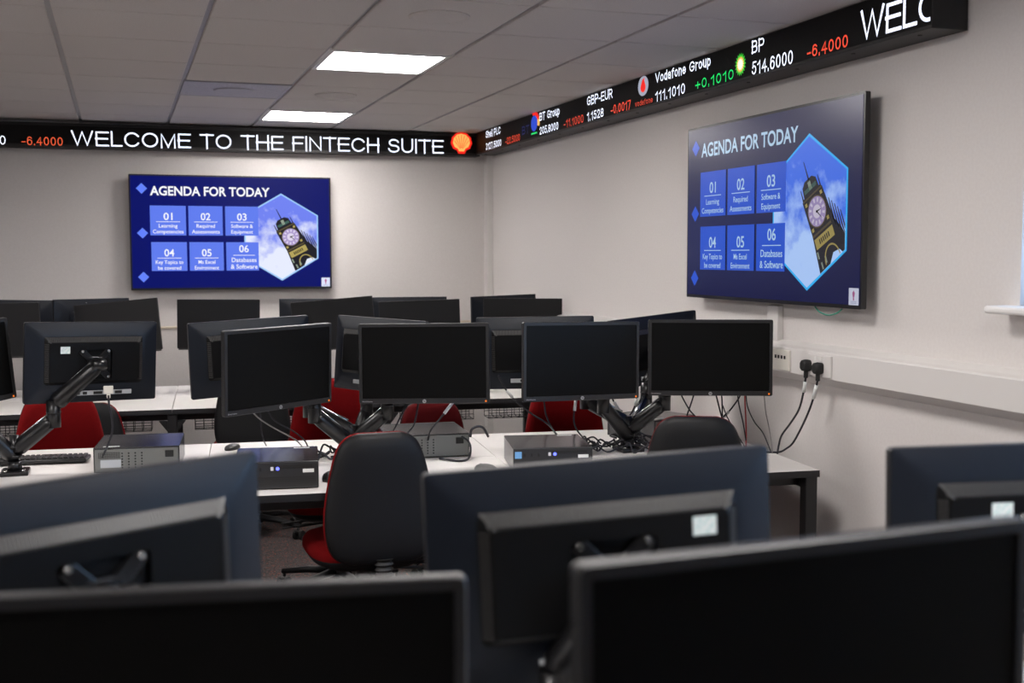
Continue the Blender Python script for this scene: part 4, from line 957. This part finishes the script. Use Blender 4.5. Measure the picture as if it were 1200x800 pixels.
def smooth(pts, n=6):
    pts = [Vector(p) for p in pts]; P = [pts[0]*2-pts[1]]+pts+[pts[-1]*2-pts[-2]]; out = []
    for i in range(1, len(P)-2):
        for k in range(n):
            t = k/n; p0, p1, p2, p3 = P[i-1], P[i], P[i+1], P[i+2]
            out.append(.5*((2*p1)+(-p0+p2)*t+(2*p0-5*p1+4*p2-p3)*t*t+(-p0+3*p1-3*p2+p3)*t**3))
    out.append(pts[-1]); return out
XP = WX-.104
def wallpts(l, X=XP): return [on_x(a, c, X) for a, c in l]
dz = DESK+.006
def deskpt(a, c, z=None): return on_z(a, c, z or dz)
l1 = wallpts([(944.5, 437), (943.5, 447), (941, 462), (936, 480)], XP) + wallpts([(926, 496), (916, 510), (912.5, 522)], 2.61) + [deskpt(911, 531)]
l2 = wallpts([(958.5, 441), (957, 451), (952, 470), (946, 486)], XP) + wallpts([(937, 505), (929, 519), (922, 525)], 2.61) + [deskpt(913, 529.5), deskpt(897, 529.5)]
p_ = on_x(944.5, 428, XP); plug('left black power plug in the double socket, cable hanging down', p_.y, p_.z, l1)
p_ = on_x(958.5, 431.5, XP); plug('right black power plug in the double socket, cable hanging down', p_.y, p_.z, l2)

NC = [0]
def cable(label, pts, m='cable', r=.0035, tagspan=None):
    pts = smooth(pts); o0 = pts[-1]
    t = thing('cable', label, 'cable', o0, 0, 'loose cables hanging behind the middle row')
    part('cord', MB().tube([p-o0 for p in pts], r, 7).mesh('cord'), m, t)
    if tagspan: part('cable_tag', MB().tube([pts[tagspan[0]]-o0, pts[tagspan[1]]-o0], r*1.9, 8).mesh('cable_tag'), 'paper', t, label='pale tag wrapped round the cable')
    return t
def yy(l, Y): return [on_y(a, c, Y) for a, c in l]
# under the rightmost facing monitor
cable('dark cable crossing another below the rightmost facing monitor, its left pair', yy([(797, 458), (800, 466), (808, 480), (816, 490)], 4.62)+[deskpt(822, 506)])
cable('dark cable crossing another below the rightmost facing monitor, its right pair', yy([(814, 458), (812, 466), (808, 478), (805, 487)], 4.66)+[deskpt(800, 508)])
cable('black cable hanging below the middle of the rightmost facing monitor', yy([(838, 458), (840, 466), (844, 482), (848, 497)], 4.55)+[deskpt(852, 519)])
cable('pair cable hanging straight below the middle of the rightmost facing monitor', yy([(845, 458), (846, 468), (846.5, 482), (847, 497)], 4.58)+[deskpt(846, 519)])
cable('black cable with pale tag slanting down left of the red cable', yy([(869, 458), (866, 466), (856, 480), (846, 491)], 4.57)+[deskpt(836, 514)], tagspan=(13, 18))
cable('thin black cable left of the red cable, long slant to the desk', yy([(847, 475), (852, 488), (862, 506), (870, 519)], 4.5)+[deskpt(873, 524)], r=.0028)
cable('thin black cable just left of the red cable', yy([(864, 458), (866, 474), (871, 496), (874, 515)], 4.45)+[deskpt(875, 526)], r=.003)
cable('red network cable hanging beside the right wall', yy([(873, 456), (873, 470), (874, 490), (874.5, 510)], 4.5)+[deskpt(874, 526)], 'cable_red', .0036)
cable('thin dark cable curving right of the red cable', yy([(874, 458), (876, 476), (884, 494), (894, 507)], 4.5)+[deskpt(903, 528)], r=.0026)
cable('thin grey cable at the right end of the rightmost facing monitor', [on_x(895, 455, WX-.03), on_x(897, 480, WX-.03), on_x(901, 500, WX-.03), on_x(904, 518, 2.62), deskpt(905, 530)], 'cable_grey', .0026)
# under the central facing monitors
cable('cable with pale tag below the right half of the straight facing monitor', yy([(716, 462), (720, 472), (728, 484), (742, 496)], 4.6)+[deskpt(762, 522)], tagspan=(5, 11))
cable('short cable with pale tag near the orange light of the straight facing monitor', yy([(746, 462), (745, 472), (741, 482), (735, 492)], 4.6)+[deskpt(728, 520)], tagspan=(3, 8))
cable('black cable with pale connector below the middle of the straight facing monitor', yy([(675, 464), (674, 476), (672.5, 492), (677, 505)], 4.5)+[deskpt(690, 520)], tagspan=(2, 8))
cable('black cable hanging before the right red chair', yy([(637, 464), (638, 474), (640, 486), (646, 500)], 4.6)+[deskpt(655, 514)])
cable('long black cable with pale tag slanting before the right red chair', yy([(584, 440), (592, 455), (603, 468), (622, 484), (642, 497)], 4.66)+[deskpt(656, 513)], tagspan=(7, 11))
cable('cable slanting onto the grey computer back, pale tag at its top', yy([(536, 462), (529, 474), (516, 490), (504, 506)], 4.5)+[deskpt(500, 528)], tagspan=(4, 10))
cable('cable falling before the grey computer, leftmost of its three', yy([(478, 466), (473, 480), (466, 495), (459, 509)], 4.5)+[deskpt(452, 528)])
cable('cable falling before the grey computer, middle of its three', yy([(491, 466), (489, 480), (485, 498), (477, 509)], 4.5)+[deskpt(470, 530)])
cable('grey cable slanting below the leftmost facing monitor, lower of two', yy([(297, 484), (306, 492), (324, 503), (346, 515)], 4.7)+[deskpt(354, 523)], 'cable_grey', .003)
cable('black cable slanting below the leftmost facing monitor, upper of two', yy([(312, 478), (322, 493), (342, 504), (356, 515)], 4.7)+[deskpt(362, 526)], r=.003)
cable('thin black cable falling straight below the leftmost facing monitor', yy([(305, 478), (305.5, 492), (306.5, 506), (309, 516)], 4.75)+[deskpt(312, 522)], r=.0026)
cable('black power cable looping behind the right side of the grey computer', [on_y(541, 511, 4.55), on_y(549, 517, 4.53), on_y(551.5, 526, 4.50), deskpt(549, 537), deskpt(538, 540), deskpt(515, 537)], r=.0045)
cable('thick black looped cable standing behind the grey computer', yy([(551, 512), (553, 503), (560, 499.5), (566, 501), (570, 507)], 4.98)+[deskpt(572, 511)], r=.006)
cable('dark cable falling from the white connector of the left monitor back', yy([(127, 463), (128, 475), (131, 490), (131.5, 505), (126, 522)], 4.64)+[on_y(121, 533, 4.62), deskpt(118, 541)], r=.004)
t = thing('video_connector', 'cream plastic video connector plugged into the left monitor back', 'connector', on_y(127, 456.5, 4.715))
part('connector_shell', MB().box((0, 0, 0), (.036, .018, .030), .003).box((0, 0, -.022), (.014, .012, .022), .003).mesh('connector_shell'), 'cream', t)
cable('green cable loop hanging below the right wall television', [on_x(955, 359, 2.64), on_x(960, 365, 2.63), on_x(970, 369, 2.63), on_x(980, 367, 2.63), on_x(987, 362, 2.64)], 'cable_green', .003)
# knotted cables round the arm bases
def tangle(label, c, r, n, seed):
    rnd = random.Random(seed); b = MB()
    for k in range(n):
        a0 = rnd.uniform(0, 2*PI); pts = []
        x, y = rnd.uniform(-r, r)*.7, rnd.uniform(-.5, .5)*r*.6
        for j in range(6):
            a0 += rnd.uniform(-1.1, 1.1); x += math.cos(a0)*.045; y += math.sin(a0)*.035
            x = max(-r, min(r, x)); y = max(-r*.6, min(r*.6, y)); pts.append((x, y, rnd.uniform(.006, .055)))
        b.tube(smooth(pts, 4), .0038, 6)
    o = link('cable_tangle', b.mesh('cable_tangle'), 'cable', loc=(c[0], c[1], DESK), rot=(0, 0, TH6))
    return tag(o, label, 'cables', None, 'stuff')
p_ = bc(B2, 1); tangle('knot of black cables round the arm base left of the middle chair', (p_.x-.08, p_.y+.03), .17, 26, 3)
p_ = bc(B2, 0); tangle('knot of black cables round the arm base near the right wall', (p_.x-.04, p_.y+.02), .19, 28, 5)

# ------------------------------------------------------------------ light and picture settings
wd = bpy.data.worlds.new('world'); SC.world = wd; wd.use_nodes = True
wn = wd.node_tree; bg = wn.nodes['Background']; bg.inputs['Strength'].default_value = 7.5
wt = wn.nodes.new('ShaderNodeTexCoord'); wx = wn.nodes.new('ShaderNodeSeparateXYZ'); wr = wn.nodes.new('ShaderNodeValToRGB')
wr.color_ramp.elements[0].position = .47; wr.color_ramp.elements[0].color = (.10, .09, .075, 1)      # ground outside
wr.color_ramp.elements[1].position = .53; wr.color_ramp.elements[1].color = (.40, .62, 1.0, 1)       # daylight sky
wm = wn.nodes.new('ShaderNodeMath'); wm.operation = 'MULTIPLY_ADD'; wm.inputs[1].default_value = .5; wm.inputs[2].default_value = .5
wn.links.new(wt.outputs['Generated'], wx.inputs['Vector']); wn.links.new(wx.outputs['Z'], wm.inputs[0]); wn.links.new(wm.outputs[0], wr.inputs['Fac']); wn.links.new(wr.outputs['Color'], bg.inputs['Color'])
PLt = bpy.data.lights.new('window_portal', 'AREA'); PLt.shape = 'RECTANGLE'; PLt.size = WIN_Y1-WIN_Y0; PLt.size_y = WIN_Z1-WIN_Z0
PLt.cycles.is_portal = True
link('window_portal', PLt, loc=(WX+.23, (WIN_Y0+WIN_Y1)/2, (WIN_Z0+WIN_Z1)/2), rot=(PI/2, 0, PI/2))
SC.view_settings.view_transform = 'Standard'; SC.view_settings.look = 'None'
SC.view_settings.exposure = 0.0; SC.view_settings.gamma = 1.0; SC.view_settings.use_curve_mapping = False
SC.cycles.use_denoising = True; SC.cycles.max_bounces = 8; SC.cycles.sample_clamp_indirect = 6.0
